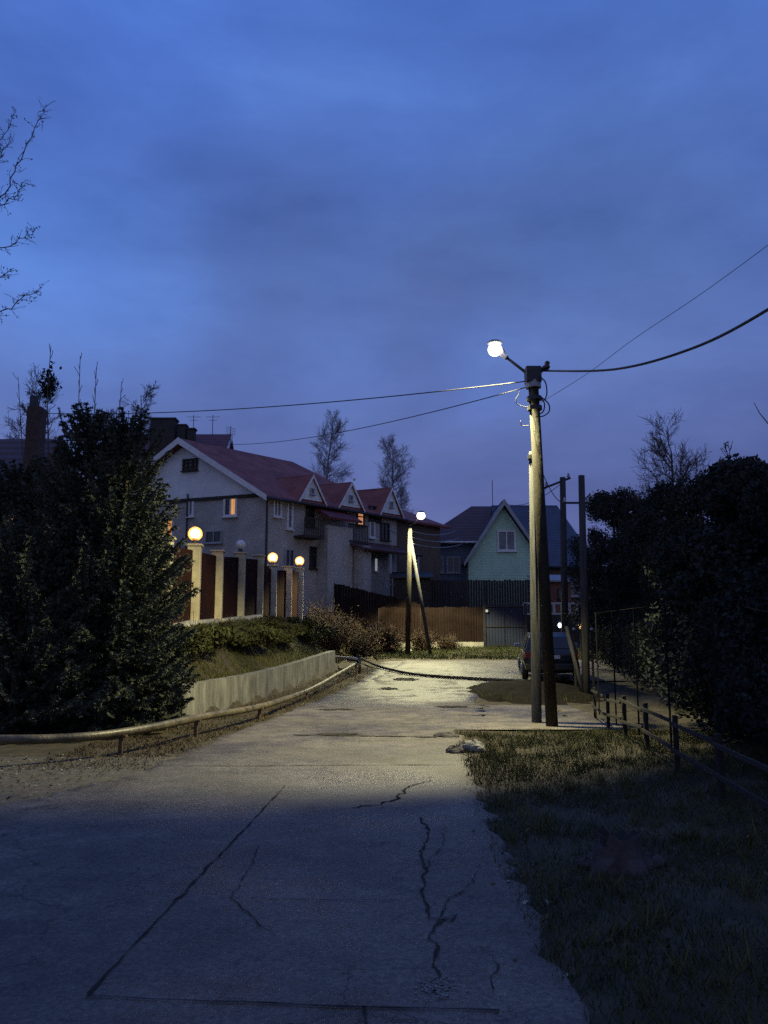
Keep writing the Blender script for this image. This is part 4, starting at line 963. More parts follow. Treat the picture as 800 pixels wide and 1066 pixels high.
# gate
x0, x1 = P(504, 630, 44.1).x, P(547, 630, 44.1).x; zt = P(520, 630, 44).z; gz = h((x0 + x1) / 2, 44) - .02
gt = thing('yard_gate', ((x0 + x1) / 2, 44.1, gz), 'dark blue double sheet gate right of the orange brown fence', 'gate')
for s, (a, b) in enumerate(((x0 + .1, (x0 + x1) / 2 - .02), ((x0 + x1) / 2 + .02, x1 - .1))):
    lf = obj('leaf', MB().box(((a + b) / 2, 44.1, (gz + .06 + zt) / 2), (b - a, .04, zt - gz - .06)), M['gate_blue'], gt)
    fr2 = MB()
    for zz in (gz + .12, zt - .06, (gz + zt) / 2): fr2.box(((a + b) / 2, 44.06, zz), (b - a, .04, .07))
    obj('frame', fr2, M['dark_steel'], lf)
for x in (x0, x1): obj('post', MB().box((x, 44.1, (gz - .3 + zt + .1) / 2), (.14, .14, zt + .4 - gz)), M['dark_steel'], gt)
q = P(507, 636, 43.98); obj('reflector', MB().box((q.x, 43.97, q.z), (.13, .03, .13)), M['trim_white'], gt, bevel=.01)  # pale post cap, built as a small white block
zf2 = P(480, 604, 50).z
board_fence('tall_fence', P(430, 604, 50).x, P(566, 604, 50).x, 50, 50, zf2, 'fence_dark', 'tall nearly black board fence in front of the green house')
# dark shed side between fences
sx0, sx1 = P(410, 600, 47).x, P(448, 600, 47).x; zs = P(430, 601, 47).z
shd = thing('dark_shed', ((sx0 + sx1) / 2, 47.5, h(sx0, 47)), 'dark shed behind the second lamp pole beside the fence', 'shed')
obj('wall', MB().box(((sx0 + sx1) / 2, 48, (h(sx0, 47) + zs) / 2), (sx1 - sx0, 2.4, zs - h(sx0, 47))), M['fence_dark'], shd)
obj('roof', MB().slab([(sx0 - .2, 46.6, zs + .0), (sx1 + .2, 46.6, zs), (sx1 + .2, 49.4, zs + .5), (sx0 - .2, 49.4, zs + .5)], .08), M['dark_steel'], shd)
obj('door', MB().box(((sx0 + sx1) / 2, 46.78, h(sx0, 47) + 1.0), (.9, .05, 1.95)), M['dark_wood'], shd)
# red brick outbuilding + white railing right of the poles
bx0, bx1 = P(562, 603, 52).x, P(594, 603, 52).x; zt2 = P(580, 604, 52).z; bz = h(bx0, 52) - .3
bo = thing('brick_outbuilding', ((bx0 + bx1) / 2, 53, bz + .3), 'small red brick outbuilding seen right of the lamp pole', 'building')
obj('wall', MB().box(((bx0 + bx1) / 2, 53.2, (bz + zt2) / 2), (bx1 - bx0, 2.4, zt2 - bz)), M['brick_red'], bo)
obj('roof', MB().slab([(bx0 - .3, 51.7, zt2), (bx1 + .3, 51.7, zt2), (bx1 + .3, 54.7, zt2 + .55), (bx0 - .3, 54.7, zt2 + .55)], .12), M['trim_grey'], bo)
q = P(585, 618, 52); window(bo, (q.x, 52, q.z), (1, 0, 0), (0, -1, 0), .5, .6, 'dark_wood', 'glass', 1, .06)
wx0, wx1 = P(545, 633, 46).x, P(618, 633, 46).x; zt3, zb4 = P(580, 628, 46).z, P(580, 639, 46).z
wf = thing('lattice_fence', ((wx0 + wx1) / 2, 46, h(wx0, 46)), 'pale latticed top fence above dark boards right of the lamp pole', 'fence')
lat = MB()
for zz in (zt3, zb4): lat.box(((wx0 + wx1) / 2, 46, zz), (wx1 - wx0, .06, .10))
x = wx0
while x < wx1: lat.box((x, 46, (zt3 + zb4) / 2), (.14, .05, zt3 - zb4 - .1)); x += .42
obj('lattice', lat, M['trim_grey'], wf)
obj('boards', MB().box(((wx0 + wx1) / 2, 46.02, (h(wx0, 46) + zb4 - .05) / 2), (wx1 - wx0, .05, zb4 - .05 - h(wx0, 46))), M['fence_dark'], wf)
x = wx0
while x <= wx1 + .01: obj('post', MB().box((x, 46.12, (h(wx0, 46) + zt3) / 2), (.12, .12, zt3 - h(wx0, 46) + .1)), M['fence_dark'], wf); x += (wx1 - wx0) / 3
# two little yard lamps by the far poles
for px, py, Y, m, lab in ((583, 651, 44, 'lens_far', 'small cool white yard lamp at the foot of the left far pole'), (604, 652, 42, 'yard_warm', 'small warm yard lamp at the foot of the right far pole')):
    q = P(px, py, Y); z0 = h(q.x, Y); t = thing('yard_lamp', (q.x, Y, z0), lab, 'lamp')
    obj('post', MB().tube([(q.x, Y, z0), (q.x, Y, q.z - .12)], .03, 8), M['dark_steel'], t)
    obj('glass', MB().ball((q.x, Y, q.z), .10, 14, 8, 1.3), M[m], t, smooth=True)
    obj('cap', MB().lathe((q.x, Y, q.z + .16), [(.17, 0), (.12, .05), (.02, .11)], 12), M['dark_steel'], t)

# ------------------------------------------------------------------ poles, lamps, wires
def span(a, b, sag, n=28):
    return [a.lerp(b, i / n) - Zv * (4 * sag * (i / n) * (1 - i / n)) for i in range(n + 1)]
def cable(a, b, sag, r, label, mname='rubber', n=28):
    return tag(obj('overhead_cable', MB().tube(span(a, b, sag, n), r, 6), M[mname], smooth=True, origin=a), label, 'cable', 'overhead cables')
# main lamp pole with its leaning partner
B1 = G(575, 757); Yp = B1.y; top1 = P(554.5, 383, Yp)
lp1 = thing('lamp_pole', B1, 'tall concrete lamp pole with its lit lamp over the road, right of the lane', 'lamp pole')
ax = (top1 - B1).normalized()
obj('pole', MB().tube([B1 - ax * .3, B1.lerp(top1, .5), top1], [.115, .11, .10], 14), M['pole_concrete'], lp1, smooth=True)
# head gear
def along(py): return B1 + ax * ((P(560, py, Yp).z - B1.z) / ax.z)
hb = MB().obox(along(391), (.15, 0, 0), (0, .15, 0), ax * .16); obj('bracket_box', hb, M['dark_steel'], lp1, bevel=.01)
obj('clamp', MB().tube([along(404), along(397)], .155, 14), M['trim_grey'], lp1)
for py in (415, 425): obj('clamp', MB().tube([along(py + 2), along(py - 2)], .15, 14), M['dark_steel'], lp1)
q = along(392); xa = MB().tube([q, P(571, 380, Yp - .1)], [.05, .05], 8); crs = obj('crossarm', xa, M['dark_steel'], lp1)
obj('insulator', MB().lathe(P(570, 381, Yp - .1) - Zv * .02, [(.03, -.05), (.06, 0), (.035, .04), (.06, .08), (.03, .12)], 12), M['dark_steel'], crs, smooth=True)
for i, pts in enumerate([[(562, 392), (568, 398), (569.5, 410), (566, 417), (561, 414)], [(562, 412), (571, 420), (572, 428), (566, 433), (558, 434)], [(563, 414), (567, 420), (566, 428), (562, 431)]]):
    obj('cable_loop', MB().tube(smooth_path([P(x, y, Yp - .2 + .05 * i) for x, y in pts], 6), .013, 6), M['rubber'], lp1, smooth=True)
for pts in ([(550, 424), (541, 422), (537, 417), (540, 411), (541, 408)], [(551, 443), (544, 443), (542, 438)]):
    obj('hook', MB().tube(smooth_path([P(x, y, Yp - .08) for x, y in pts], 6), .010, 6), M['trim_grey'], lp1, smooth=True)
# arm and luminaire
L1p = P(515.5, 364, Yp + .3)
arm = obj('arm', MB().tube([along(392), P(548, 388, Yp + .05), P(526, 371, Yp + .24), L1p + Vector((.17, .05, .02))], [.035, .03, .028, .026], 8), M['dark_steel'], lp1, smooth=True)
obj('arm_sleeve', MB().tube([P(528, 372.5, Yp + .22), P(521.5, 368, Yp + .28)], .05, 10), M['trim_grey'], arm)
lum = obj('luminaire', MB().lathe(L1p + Zv * .125, [(.15, 0), (.155, .025), (.11, .06), (.04, .075)], 24), M['trim_grey'], lp1, smooth=True)
obj('lens', MB().ball(L1p, .145, 28, 16, .95), M['lens_lit'], lum, smooth=True)
# leaning partner post
B1b = G(559, 753); tb = P(555.5, 470, Yp + .28)
sp1 = thing('support_pole', B1b, 'bare grey support pole leaning against the tall lamp pole', 'pole')
obj('pole', MB().tube([B1b - Zv * .3, B1b, tb], [.10, .10, .09], 12), M['pole_wood'], sp1, smooth=True)
obj('strap', MB().tube([tb - Zv * .16, tb - Zv * .08], .125, 12), M['dark_steel'], sp1)

def spotlamp(name, loc, energy, color, half, blend, size, parent, target=None):
    l = bpy.data.lights.new(name, 'SPOT'); l.energy = energy; l.color = color; l.spot_size = 2 * R(half); l.spot_blend = blend; l.shadow_soft_size = size
    o = bpy.data.objects.new(name, l); COL.objects.link(o); o.location = loc - parent.location; o.parent = parent
    if target is not None: o.rotation_euler = (target - loc).to_track_quat('-Z', 'Y').to_euler()
    return o
spotlamp('street_light', L1p - Zv * .2, 5300, (1, .91, .47), 57.5, .28, .06, lp1, L1p + 7 * Vector((-.88 * math.tan(R(21)), .47 * math.tan(R(21)), -1)))

# second lamp pole
Y2 = 40; B2 = gp_(P(424.5, 682, Y2).x, Y2); t2 = P(427, 550, Y2)
lp2 = thing('lamp_pole', B2, 'distant lit lamp pole with slanted brace at the end of the lane', 'lamp pole')
obj('pole', MB().tube([B2 - Zv * .3, t2], [.13, .10], 12), M['pole_far'], lp2, smooth=True)
bb2 = gp_(P(449, 660, Y2).x, Y2); obj('brace', MB().tube([bb2 - Zv * .2, t2 - Zv * .3], [.09, .07], 10), M['pole_wood'], lp2, smooth=True)
L2p = P(438.5, 537, Y2 - .4)
obj('arm', MB().tube([t2 - Zv * .25, t2 + Zv * .15, P(432, 545, Y2 - .2), L2p + Vector((0, .1, .14))], .035, 8), M['dark_steel'], lp2, smooth=True)
lum2 = obj('luminaire', MB().lathe(L2p + Zv * .13, [(.2, 0), (.21, .03), (.15, .09), (.05, .12)], 20), M['trim_grey'], lp2, smooth=True)
obj('lens', MB().ball(L2p, .2, 20, 12, .9), M['lens_lit'], lum2, smooth=True)
spotlamp('street_light', L2p - Zv * .25, 6800, (1, .93, .50), 64, .22, .08, lp2, Vector((L2p.x - .3, L2p.y - .75, 1)))

# far twin poles
Y3 = 22.5; B3 = gp_(P(611, 740, Y3).x, Y3); t3 = P(605.5, 495, Y3)
p3 = thing('utility_pole', B3, 'grey utility pole, nearer right one of the far twin poles', 'pole', 'far utility poles')
obj('pole', MB().tube([B3 - Zv * .3, t3], [.11, .085], 12), M['pole_wood'], p3, smooth=True)
q = P(589.5, 652, Y3 + .3); obj('brace', MB().tube([gp_(B3.x + .05, Y3 + .4) - Zv * .1, q], [.06, .05], 8), M['pole_wood'], p3, smooth=True)
obj('crossarm', MB().tube([P(586, 523.5, Y3), P(614, 523.5, Y3)], .03, 6), M['dark_steel'], p3)
for px in (588, 612): obj('insulator', MB().lathe(P(px, 522.5, Y3), [(.02, -.02), (.045, .03), (.03, .06), (.04, .09), (.02, .12)], 10), M['trim_grey'], p3, smooth=True)
Y4 = 33; B4 = gp_(P(589, 700, Y4).x, Y4); t4 = P(586, 497, Y4)
p4 = thing('utility_pole', B4, 'grey utility pole, farther left one of the far twin poles', 'pole', 'far utility poles')
obj('pole', MB().tube([B4 - Zv * .3, t4], [.15, .115], 12), M['pole_wood'], p4, smooth=True)
obj('crossarm', MB().tube([P(567, 508, Y4), P(594, 497.5, Y4)], .045, 6), M['dark_steel'], p4)
for px, py in ((569, 506), (592, 497)): obj('insulator', MB().lathe(P(px, py, Y4), [(.03, -.02), (.07, .04), (.04, .09), (.06, .13), (.02, .18)], 10), M['trim_grey'], p4, smooth=True)
# greenish posts under the twin poles
for px, lab in ((597.5, 'thin green fence post just left of the nearer twin pole'), (616, 'thin green fence post just right of the nearer twin pole')):
    q = P(px, 655, Y3 + 1.5); b = gp_(q.x, Y3 + 1.5); t = thing('fence_post', b, lab, 'post')
    obj('post', MB().tube([b - Zv * .2, q], .035, 8), M['rail_wood'], t); obj('cap', MB().ball(q, .045, 8, 6), M['trim_grey'], t)
# far street lamp
Y5 = 62; q5 = P(621, 579, Y5); B5 = gp_(q5.x, Y5); lp5 = thing('lamp_pole', B5, 'farthest lamp pole with small white lamp above the dark trees', 'lamp pole')
obj('pole', MB().tube([B5 - Zv * .3, q5], [.15, .12], 10), M['pole_concrete'], lp5, smooth=True)
L5 = P(627.5, 577, Y5 - .3); obj('arm', MB().tube([q5 - Zv * .15, q5 + Zv * .1, L5 + Zv * .1], .04, 6), M['dark_steel'], lp5)
lum5 = obj('luminaire', MB().lathe(L5 + Zv * .1, [(.18, 0), (.18, .03), (.05, .1)], 14), M['trim_grey'], lp5, smooth=True); obj('lens', MB().ball(L5, .15, 14, 8, .8), M['lens_far'], lum5, smooth=True)
spotlamp('street_light', L5 - Zv * .2, 2600, (1, .85, .5), 75, .3, .08, lp5, L5 - Zv * 5)

# overhead cables
cA = P(567, 386, Yp)
def cable_path(pts, r, label, m='rubber'):
    return tag(obj('overhead_cable', MB().tube(smooth_path(pts, 8), r, 6), M[m], smooth=True, origin=pts[0]), label, 'cable', 'overhead cables')
cable_path([cA, P(640, 384.5, 13.5), P(720, 363, 11.4), P(800, 322, 9.4), P(900, 250, 7.6), P(1060, 110, 5.9)], .02, 'thick overhead cable from the lamp pole to the right edge')
c_b = along(423); 
aa = P(800, 255, 9.5); cable_path([c_b, P(610, 390, 14.3), P(660, 353, 13), P(730, 306, 11.4), P(800, 255, 9.9), P(900, 180, 8.2)], .0045, 'thin faint wire rising from the lamp pole to the upper right')
cable(along(396), P(34, 430, 26.5), .25, .012, 'long overhead cable from the lamp pole to the chimney at left')
cable(along(401), pt(.6, hw, zr + .1), .55, .011, 'sagging overhead cable from the lamp pole to the red roof')
for i, (px, py, lab) in enumerate(((474, 553, 'topmost of three short cables from the second lamp pole'), (478, 560, 'middle of three short cables from the second lamp pole'), (482, 566, 'lowest of three short cables from the second lamp pole'))):
    cable(t2 - Zv * (.1 + .3 * i), P(px, py, Yh - .2), .25, .02, lab, 'trim_grey')
cable(t2 - Zv * .3, pt(L1 - 2, -.4, ze - .6), .3, .016, 'drop cable from the second lamp pole to the row house')
cable(along(470), P(569, 508, Y4), .3, .012, 'cable from the lamp pole to the far twin poles crossarm')
cable(along(478), P(588, 523, Y3), .25, .010, 'lower thin cable from the lamp pole to the nearer twin pole')
cable(t4 - Zv * .2, P(523, 523, Yg - .6), .5, .014, 'service cable from the farther twin pole to the green gable')

# ------------------------------------------------------------------ right fence
fr_t = thing('mesh_fence', gp_(4.1, 12), 'tall wire fence with thin posts in front of the dark trees', 'fence')
f0, f1 = Vector((3.05, 4.5, 0)), Vector((4.75, 19, 0)); L = (f1 - f0).length; uu = (f1 - f0).normalized(); k = 0; wires = MB()
pz = []
while k < L:
    p = f0 + uu * k; z = h(p.x, p.y); obj('post', MB().tube([(p.x, p.y, z - .2), (p.x, p.y, z + 1.88 + .34 * k / L)], .015, 8), M['mesh_wire'], fr_t); k += 2.4
topw = MB().tube([f0 + Zv * (h(f0.x, f0.y) + 1.84), f0.lerp(f1, .5) + Zv * (h(*f0.lerp(f1, .5).xy) + 2.0), f1 + Zv * (h(f1.x, f1.y) + 2.2)], .0045, 6); obj('top_wire', topw, M['mesh_wire'], fr_t)
quads = []
for sg in (1, -1):
    k = -2.2
    while k < L:
        a, b = k, k + 2.15
        za, zb_ = (0.03, 1.83) if sg > 0 else (1.83, .03)
        a2, b2_ = max(a, 0), min(b, L)
        if b2_ > a2:
            fa, fb = (a2 - a) / 2.15, (b2_ - a) / 2.15
            p, q = f0 + uu * a2, f0 + uu * b2_; p.z = h(p.x, p.y) + za + (zb_ - za) * fa; q.z = h(q.x, q.y) + za + (zb_ - za) * fb
            w = Vector((0, 0, .0012)); quads += [p - w, q - w, q + w, p + w]
        k += .075
npobj('mesh', np.array([tuple(v) for v in quads]), 4, M['mesh_wire'], fr_t)
# low wooden rail fence in front
rfn = thing('rail_fence', gp_(3.8, 12), 'low weathered two rail timber fence along the grass', 'fence')
r0_, r1_ = Vector((2.75, 4.2, 0)), Vector((4.45, 18.3, 0)); L = (r1_ - r0_).length; uu = (r1_ - r0_).normalized(); k = .4; rr = np.random.default_rng(2); pr = []
while k < L:
    p = r0_ + uu * k; z = h(p.x, p.y); pr.append(Vector((p.x, p.y, z))); obj('post', MB().box((p.x, p.y, z + .22), (.06, .06, .84), rr.uniform(-.2, .2)), M['rail_wood'], rfn, bevel=.008); k += 1.9
for a, b in zip(pr[:-1], pr[1:]):
    for z in (.56, .26):
        o = Vector((-.06, 0, 0)); p, q = a + o + Zv * (z + rr.normal(0, .02)), b + o + Zv * (z + rr.normal(0, .02)); d = q - p
        obj('rail', MB().obox((p + q) / 2, d / 2 * 1.01, Vector((.012, 0, 0)), Zv * .024), M['rail_wood'], rfn, bevel=.005)

# stones and stump
def rock(name, c, s, m, label, seed, group=None, cat='stone'):
    r = np.random.default_rng(seed); mb = MB(); n, mm = 14, 9
    ph = r.uniform(0, 6, 6)
    for i in range(mm + 1):
        b_ = math.pi * max(.03, min(.97, i / mm))
        for k in range(n):
            a = 2 * math.pi * k / n; q = 1 + .16 * math.sin(2 * a + ph[0]) * math.sin(b_ * 2 + ph[1]) + .1 * math.sin(5 * a + ph[2] + 3 * b_) + r.normal(0, .035)
            mb.v.append((c.x + s[0] * q * math.sin(b_) * math.cos(a), c.y + s[1] * q * math.sin(b_) * math.sin(a), c.z + s[2] * .35 - s[2] * q * math.cos(b_)))
    mb.f = [(i * n + k, i * n + (k + 1) % n, (i + 1) * n + (k + 1) % n, (i + 1) * n + k) for i in range(mm) for k in range(n)] + [tuple(range(n))[::-1], tuple(mm * n + k for k in range(n))]
    return tag(obj(name, mb, M[m], origin=c), label, cat, group)
rock('stone', G(492, 782), (.19, .16, .11), 'stone', 'larger pale stone at the grass edge of the lane', 1, 'stones at the grass edge')
rock('stone', G(474, 785), (.15, .13, .08), 'stump', 'dark flat stone left of the pale stone at the grass edge', 2, 'stones at the grass edge')
rock('stone', G(465, 768), (.22, .16, .06), 'stump', 'flat broken asphalt lump at the corner of the driveway', 3, 'stones at the grass edge')
rock('stone', G(424, 678), (.25, .2, .12), 'stone', 'small pale stone at the foot of the second lamp pole', 4)
# rotten stump on the verge
cb = G(645, 905); stp = thing('tree_stump', cb, 'dark ragged tree stump sitting in the grass of the verge', 'stump')
mb = MB(); n = 26; r = np.random.default_rng(4); prof = [(1.35, -.06), (1.1, .05), (.9, .14), (.82, .24), (.8, .30)]
for j, (q, z) in enumerate(prof):
    for k in range(n):
        a = 2 * math.pi * k / n; w = .17 * q * (1 + .14 * math.sin(5 * a + 1) * (1.4 if j < 2 else .6) + r.normal(0, .03)); zz = z * .75 + (r.normal(0, .025) if j == 4 else 0)
        mb.v.append((cb.x + w * 1.15 * math.cos(a), cb.y + w * math.sin(a), cb.z + zz))
for j in range(4):
    for k in range(n): mb.f.append((j * n + k, j * n + (k + 1) % n, (j + 1) * n + (k + 1) % n, (j + 1) * n + k))
obj('bark', mb, M['stump'], stp)
tm = MB(); tm.v = [(cb.x, cb.y, cb.z + .17)] + [mb.v[4 * n + k] for k in range(n)]; tm.f = [(0, 1 + k, 1 + (k + 1) % n) for k in range(n)]; obj('cut_top', tm, M['rail_wood'], stp)
rock('stone', G(680, 902), (.10, .09, .06), 'stump', 'small dark lump right of the tree stump', 6)
rock('stone', G(612, 903), (.08, .08, .05), 'stump', 'small dark lump left of the tree stump', 7)

# ------------------------------------------------------------------ dark estate car
Yc = 26.5; cxp = P(575, 700, Yc).x; cbase = Vector((cxp, Yc, h(cxp, Yc + 1) + .03))
car = thing('parked_car', cbase, 'black car parked behind the lamp pole', 'car')
ang = R(-7); ca, sa_ = math.cos(ang), math.sin(ang); pitch = (h(cxp, Yc + 3.6) - h(cxp, Yc + .5)) / 3.1
def K(x, y, z): return cbase + Vector((ca * x - sa_ * y, sa_ * x + ca * y, z + pitch * y))
# stations along y (rear 0 -> front 4.3): (y, z_bottom, z_belt, half width)
stn = [(0, .42, .92, .74), (.05, .30, .98, .82), (.5, .22, 1.0, .87), (1.4, .2, .98, .89), (2.6, .2, .95, .89), (3.5, .22, .88, .86), (4.1, .28, .78, .80), (4.25, .38, .66, .70)]
mb = MB(); ring = 12
for y, zb_, zt, w in stn:
    for k in range(ring):
        a = 2 * math.pi * k / ring; cx_, sz_ = math.cos(a), math.sin(a)
        sx = math.copysign(abs(cx_) ** .45, cx_) * w; sz2 = math.copysign(abs(sz_) ** .5, sz_)
        mb.v.append(tuple(K(sx, y, (zb_ + zt) / 2 + sz2 * (zt - zb_) / 2)))
for j in range(len(stn) - 1):
    for k in range(ring): mb.f.append((j * ring + k, j * ring + (k + 1) % ring, (j + 1) * ring + (k + 1) % ring, (j + 1) * ring + k))
mb.f += [tuple(range(ring))[::-1], tuple((len(stn) - 1) * ring + k for k in range(ring))]
obj('body', mb, M['car_paint'], car, smooth=True)
# cabin
cab = MB(); rows = [(.12, .97, .80, .76), (.42, 1.38, .66, .62), (.75, 1.47, .64, .6), (1.9, 1.46, .64, .6), (2.35, 1.36, .66, .62), (3.05, .93, .8, .76)]
prof_b = [(y, z) for y, z, *_ in rows]; v = []
for y, z, w, w2 in rows: v += [K(-w, y, z), K(w, y, z)]
for y, z in ((.12, .9), (3.05, .9)): v += [K(-.84, y, z), K(.84, y, z)]
base_i = [12, 13, 14, 15]
cab.v = [tuple(q) for q in v]
cab.f = [(2 * i, 2 * i + 1, 2 * i + 3, 2 * i + 2) for i in range(5)] + [(12, 0, 2, 4, 6, 8, 10, 14), (13, 15, 11, 9, 7, 5, 3, 1), (12, 13, 1, 0), (14, 10, 11, 15)]
obj('cabin', cab, M['car_paint'], car, bevel=.03)
def quad_part(name, pts, m, th=.012):
    mb = MB().prism([K(*p) for p in pts], (K(*pts[1]) - K(*pts[0])).cross(K(*pts[2]) - K(*pts[0])).normalized() * th); return obj(name, mb, M[m], car)
quad_part('rear_window', [(-.70, .17, 1.03), (.70, .17, 1.03), (.58, .385, 1.33), (-.58, .385, 1.33)], 'glass', .02)
quad_part('windscreen', [(.72, 2.95, 1.02), (-.72, 2.95, 1.02), (-.6, 2.42, 1.34), (.6, 2.42, 1.34)], 'glass', .02)
for s in (-1, 1):
    for (ya, yb, yc, yd) in ((.55, 1.35, 1.35, .72), (1.45, 2.75, 2.3, 1.45)):
        pts = [(s * .80, ya, 1.03), (s * .80, yb, 1.03), (s * .672, yc, 1.36), (s * .672, yd, 1.36)]
        if s > 0: pass
        else: pts = pts[::-1]
        quad_part('side_window', pts, 'glass', .02)
    obj('tail_light', MB().obox(K(s * .70, .02, .84), (K(1, 0, 0) - K(0, 0, 0)) * .10, (K(0, 1, 0) - K(0, 0, 0)) * .05, Zv * .09), M['tail_red'], car, bevel=.02)
    obj('mirror', MB().obox(K(s * .97, 2.45, 1.0), (K(1, 0, 0) - K(0, 0, 0)) * .10, (K(0, 1, 0) - K(0, 0, 0)) * .06, Zv * .07), M['trim_grey'], car, bevel=.03)
    for y in (.85, 3.4):
        c_ = K(s * .80, y, .33); axl = (K(1, 0, 0) - K(0, 0, 0)) * s
        wh = obj('wheel', MB().tube([c_ - axl * .10, c_ - axl * .08, c_ + axl * .08, c_ + axl * .10], [.28, .32, .32, .28], 24), M['rubber'], car, smooth=False)
        rim = MB().tube([c_ + axl * .085, c_ + axl * .112], [.20, .19], 20)
        for kk in range(5):
            a = kk * 2 * math.pi / 5; dv = (K(0, 1, 0) - K(0, 0, 0)) * math.cos(a) + Zv * math.sin(a); rim.tube([c_ + axl * .115, c_ + axl * .115 + dv * .18], [.03, .02], 6)
        obj('rim', rim, M['alloy'], wh)
obj('bumper', MB().obox(K(0, -.03, .48), (K(1, 0, 0) - K(0, 0, 0)) * .80, (K(0, 1, 0) - K(0, 0, 0)) * .08, Zv * .11), M['rubber'], car, bevel=.04)
obj('number_plate', MB().obox(K(0, -.01, .78), (K(1, 0, 0) - K(0, 0, 0)) * .26, (K(0, 1, 0) - K(0, 0, 0)) * .02, Zv * .055), M['plate'], car, bevel=.005)

# ------------------------------------------------------------------ damp evening air
hzm = bpy.data.materials.new('haze'); hzm.use_nodes = True
hn = hzm.node_tree.nodes; hn.clear(); ho = hn.new('ShaderNodeOutputMaterial'); hv = hn.new('ShaderNodeVolumePrincipled')
hv.inputs['Color'].default_value = (.9, .93, 1, 1); hv.inputs['Density'].default_value = HAZE; hv.inputs['Anisotropy'].default_value = .82
hzm.node_tree.links.new(hv.outputs[0], ho.inputs['Volume'])
if HAZE > 0:
    hz_o = obj('haze', MB().box((0, 50, 14), (170, 170, 34)), hzm); tag(hz_o, kind='stuff', label='thin damp evening haze')
# ------------------------------------------------------------------ sky
W = bpy.data.worlds.new('World'); S.world = W; W.use_nodes = True
N, L = W.node_tree.nodes, W.node_tree.links; bg = N['Background']
tc = N.new('ShaderNodeTexCoord')
sk = N.new('ShaderNodeTexSky'); sk.sky_type = 'NISHITA'; sk.sun_disc = False; sk.sun_elevation = R(1.0); sk.sun_rotation = R(300)
def mixn(mode, fac, a, b):
    n = N.new('ShaderNodeMixRGB'); n.blend_type = mode
    for s, v in ((0, fac), (1, a), (2, b)):
        if isinstance(v, bpy.types.NodeSocket): L.new(v, n.inputs[s])
        elif isinstance(v, tuple): n.inputs[s].default_value = v + (1,)
        else: n.inputs[s].default_value = v
    return n.outputs[0]
def skyramp(src, stops):
    r = N.new('ShaderNodeValToRGB'); L.new(src, r.inputs[0]); e = r.color_ramp.elements
    while len(e) < len(stops): e.new(.5)
    for q, (p, c) in zip(e, stops): q.position = p; q.color = tuple(c) + (1,)
    return r.outputs[0]
mp = N.new('ShaderNodeMapping'); mp.inputs['Scale'].default_value = (1.0, 1.0, 2.6); mp.inputs['Location'].default_value = (.3, .2, .55); L.new(tc.outputs['Generated'], mp.inputs[0])
nz = N.new('ShaderNodeTexNoise'); nz.inputs['Scale'].default_value = 1.9; nz.inputs['Detail'].default_value = 5; nz.inputs['Roughness'].default_value = .5; nz.inputs['Distortion'].default_value = .3; L.new(mp.outputs[0], nz.inputs[0])
sp = N.new('ShaderNodeSeparateXYZ'); L.new(tc.outputs['Generated'], sp.inputs[0])
base = skyramp(sp.outputs[2], [(0.0, (.098, .098, .25)), (.22, (.105, .150, .385)), (.42, (.085, .160, .46)), (.75, (.060, .15, .53))])
cloud = skyramp(nz.outputs['Fac'], [(.30, (.62, .64, .70)), (.48, (.95, .95, .97)), (.60, (1.12, 1.12, 1.10)), (.74, (1.5, 1.5, 1.35))])
col = mixn('MULTIPLY', 1.0, base, cloud)
fn = N.new('ShaderNodeTexNoise'); fn.inputs['Scale'].default_value = 7; fn.inputs['Detail'].default_value = 9; fn.inputs['Roughness'].default_value = .72; L.new(mp.outputs[0], fn.inputs[0])
col = mixn('MULTIPLY', 1.0, col, skyramp(fn.outputs['Fac'], [(.3, (.92, .93, .94)), (.7, (1.08, 1.07, 1.06))]))
dn = N.new('ShaderNodeTexNoise'); dn.inputs['Scale'].default_value = 5; dn.inputs['Detail'].default_value = 4; L.new(tc.outputs['Generated'], dn.inputs[0])
wv = N.new('ShaderNodeVectorMath'); wv.operation = 'MULTIPLY_ADD'; wv.inputs[1].default_value = (.22, .22, .16); L.new(dn.outputs['Color'], wv.inputs[0]); L.new(tc.outputs['Generated'], wv.inputs[2])
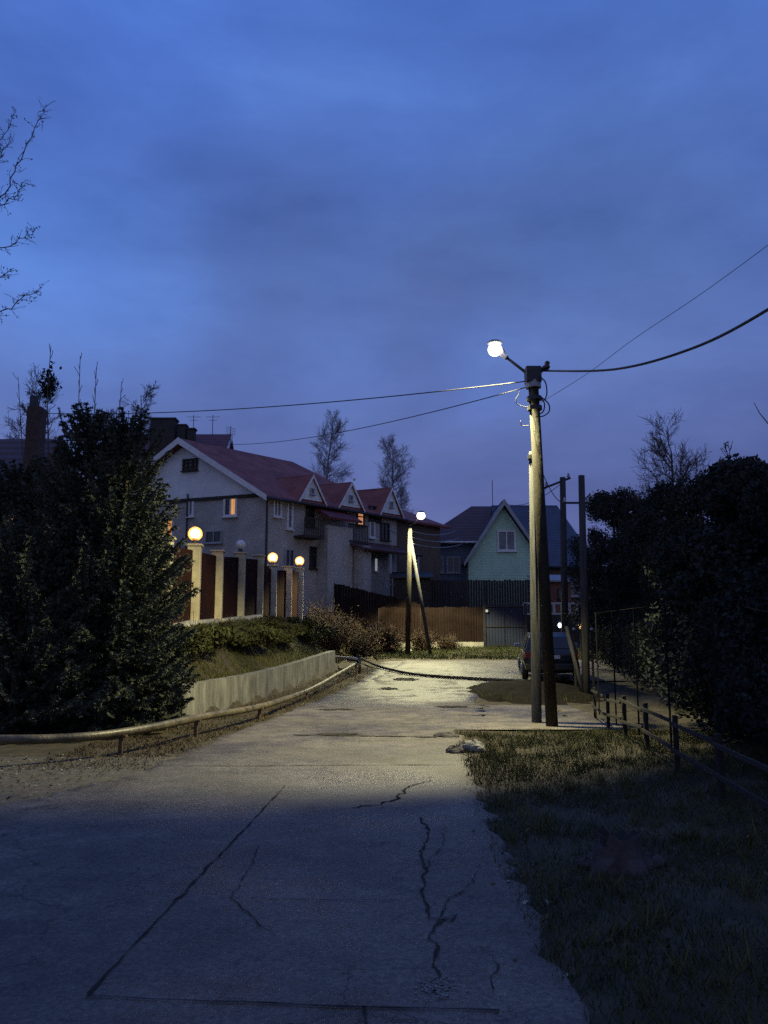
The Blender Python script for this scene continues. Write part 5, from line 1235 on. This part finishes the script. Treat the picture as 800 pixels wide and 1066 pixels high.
for px, py, rad, c in ((50, 310, .20, (1.22, 1.42, 1.42)), (-90, 330, .30, (1.05, 1.08, 1.08)), (330, 372, .13, (1.14, 1.2, 1.18)), (180, 350, .16, (1.1, 1.14, 1.12)), (500, 380, .10, (1.05, 1.14, 1.2)), (300, 275, .17, (.93, .88, .84)), (480, 290, .16, (.98, .90, .84)), (650, 230, .25, (.95, .92, .86)), (120, 60, .25, (.95, 1.02, 1.1))):
    d_ = ray(px, py).normalized() + Vector((.11, .11, .08))
    ds = N.new('ShaderNodeVectorMath'); ds.operation = 'DISTANCE'; L.new(wv.outputs[0], ds.inputs[0]); ds.inputs[1].default_value = d_
    mr = N.new('ShaderNodeMapRange'); mr.interpolation_type = 'SMOOTHSTEP'; mr.inputs[1].default_value = 0; mr.inputs[2].default_value = rad; mr.inputs[3].default_value = 1; mr.inputs[4].default_value = 0
    L.new(ds.outputs['Value'], mr.inputs[0]); col = mixn('MULTIPLY', mr.outputs[0], col, c)
# added greyer sky behind the camera, unseen, brightened to light the house fronts
beh = N.new('ShaderNodeMapRange'); beh.inputs[1].default_value = -.9; beh.inputs[2].default_value = .25; beh.inputs[3].default_value = 1; beh.inputs[4].default_value = 0
L.new(sp.outputs[1], beh.inputs[0]); col = mixn('MIX', beh.outputs[0], col, (.18, .21, .37))
skc = mixn('MULTIPLY', 1.0, sk.outputs[0], (.004, .004, .005))
col = mixn('ADD', 1.0, col, skc)
L.new(col, bg.inputs[0]); bg.inputs[1].default_value = 1.0

# ------------------------------------------------------------------ camera, render settings
cam = bpy.data.cameras.new('camera'); co = bpy.data.objects.new('camera', cam); COL.objects.link(co)
co.location = (0, 0, EYE); co.rotation_euler = (R(90) + TILT, 0, 0)
cam.sensor_fit = 'VERTICAL'; cam.sensor_height = 36; cam.lens = F / 1066 * 36; cam.clip_end = 2000; cam.clip_start = .05
S.camera = co
S.render.engine = 'CYCLES'
vs = S.view_settings; vs.view_transform = 'Standard'; vs.look = 'None'; vs.gamma = 1; vs.exposure = 0; vs.use_curve_mapping = False
cy = S.cycles; cy.use_denoising = DENOISE; cy.max_bounces = 6; cy.diffuse_bounces = 3; cy.glossy_bounces = 3; cy.caustics_reflective = False; cy.caustics_refractive = False
cy.sample_clamp_indirect = 1.2; cy.sample_clamp_direct = 4; cy.blur_glossy = .6
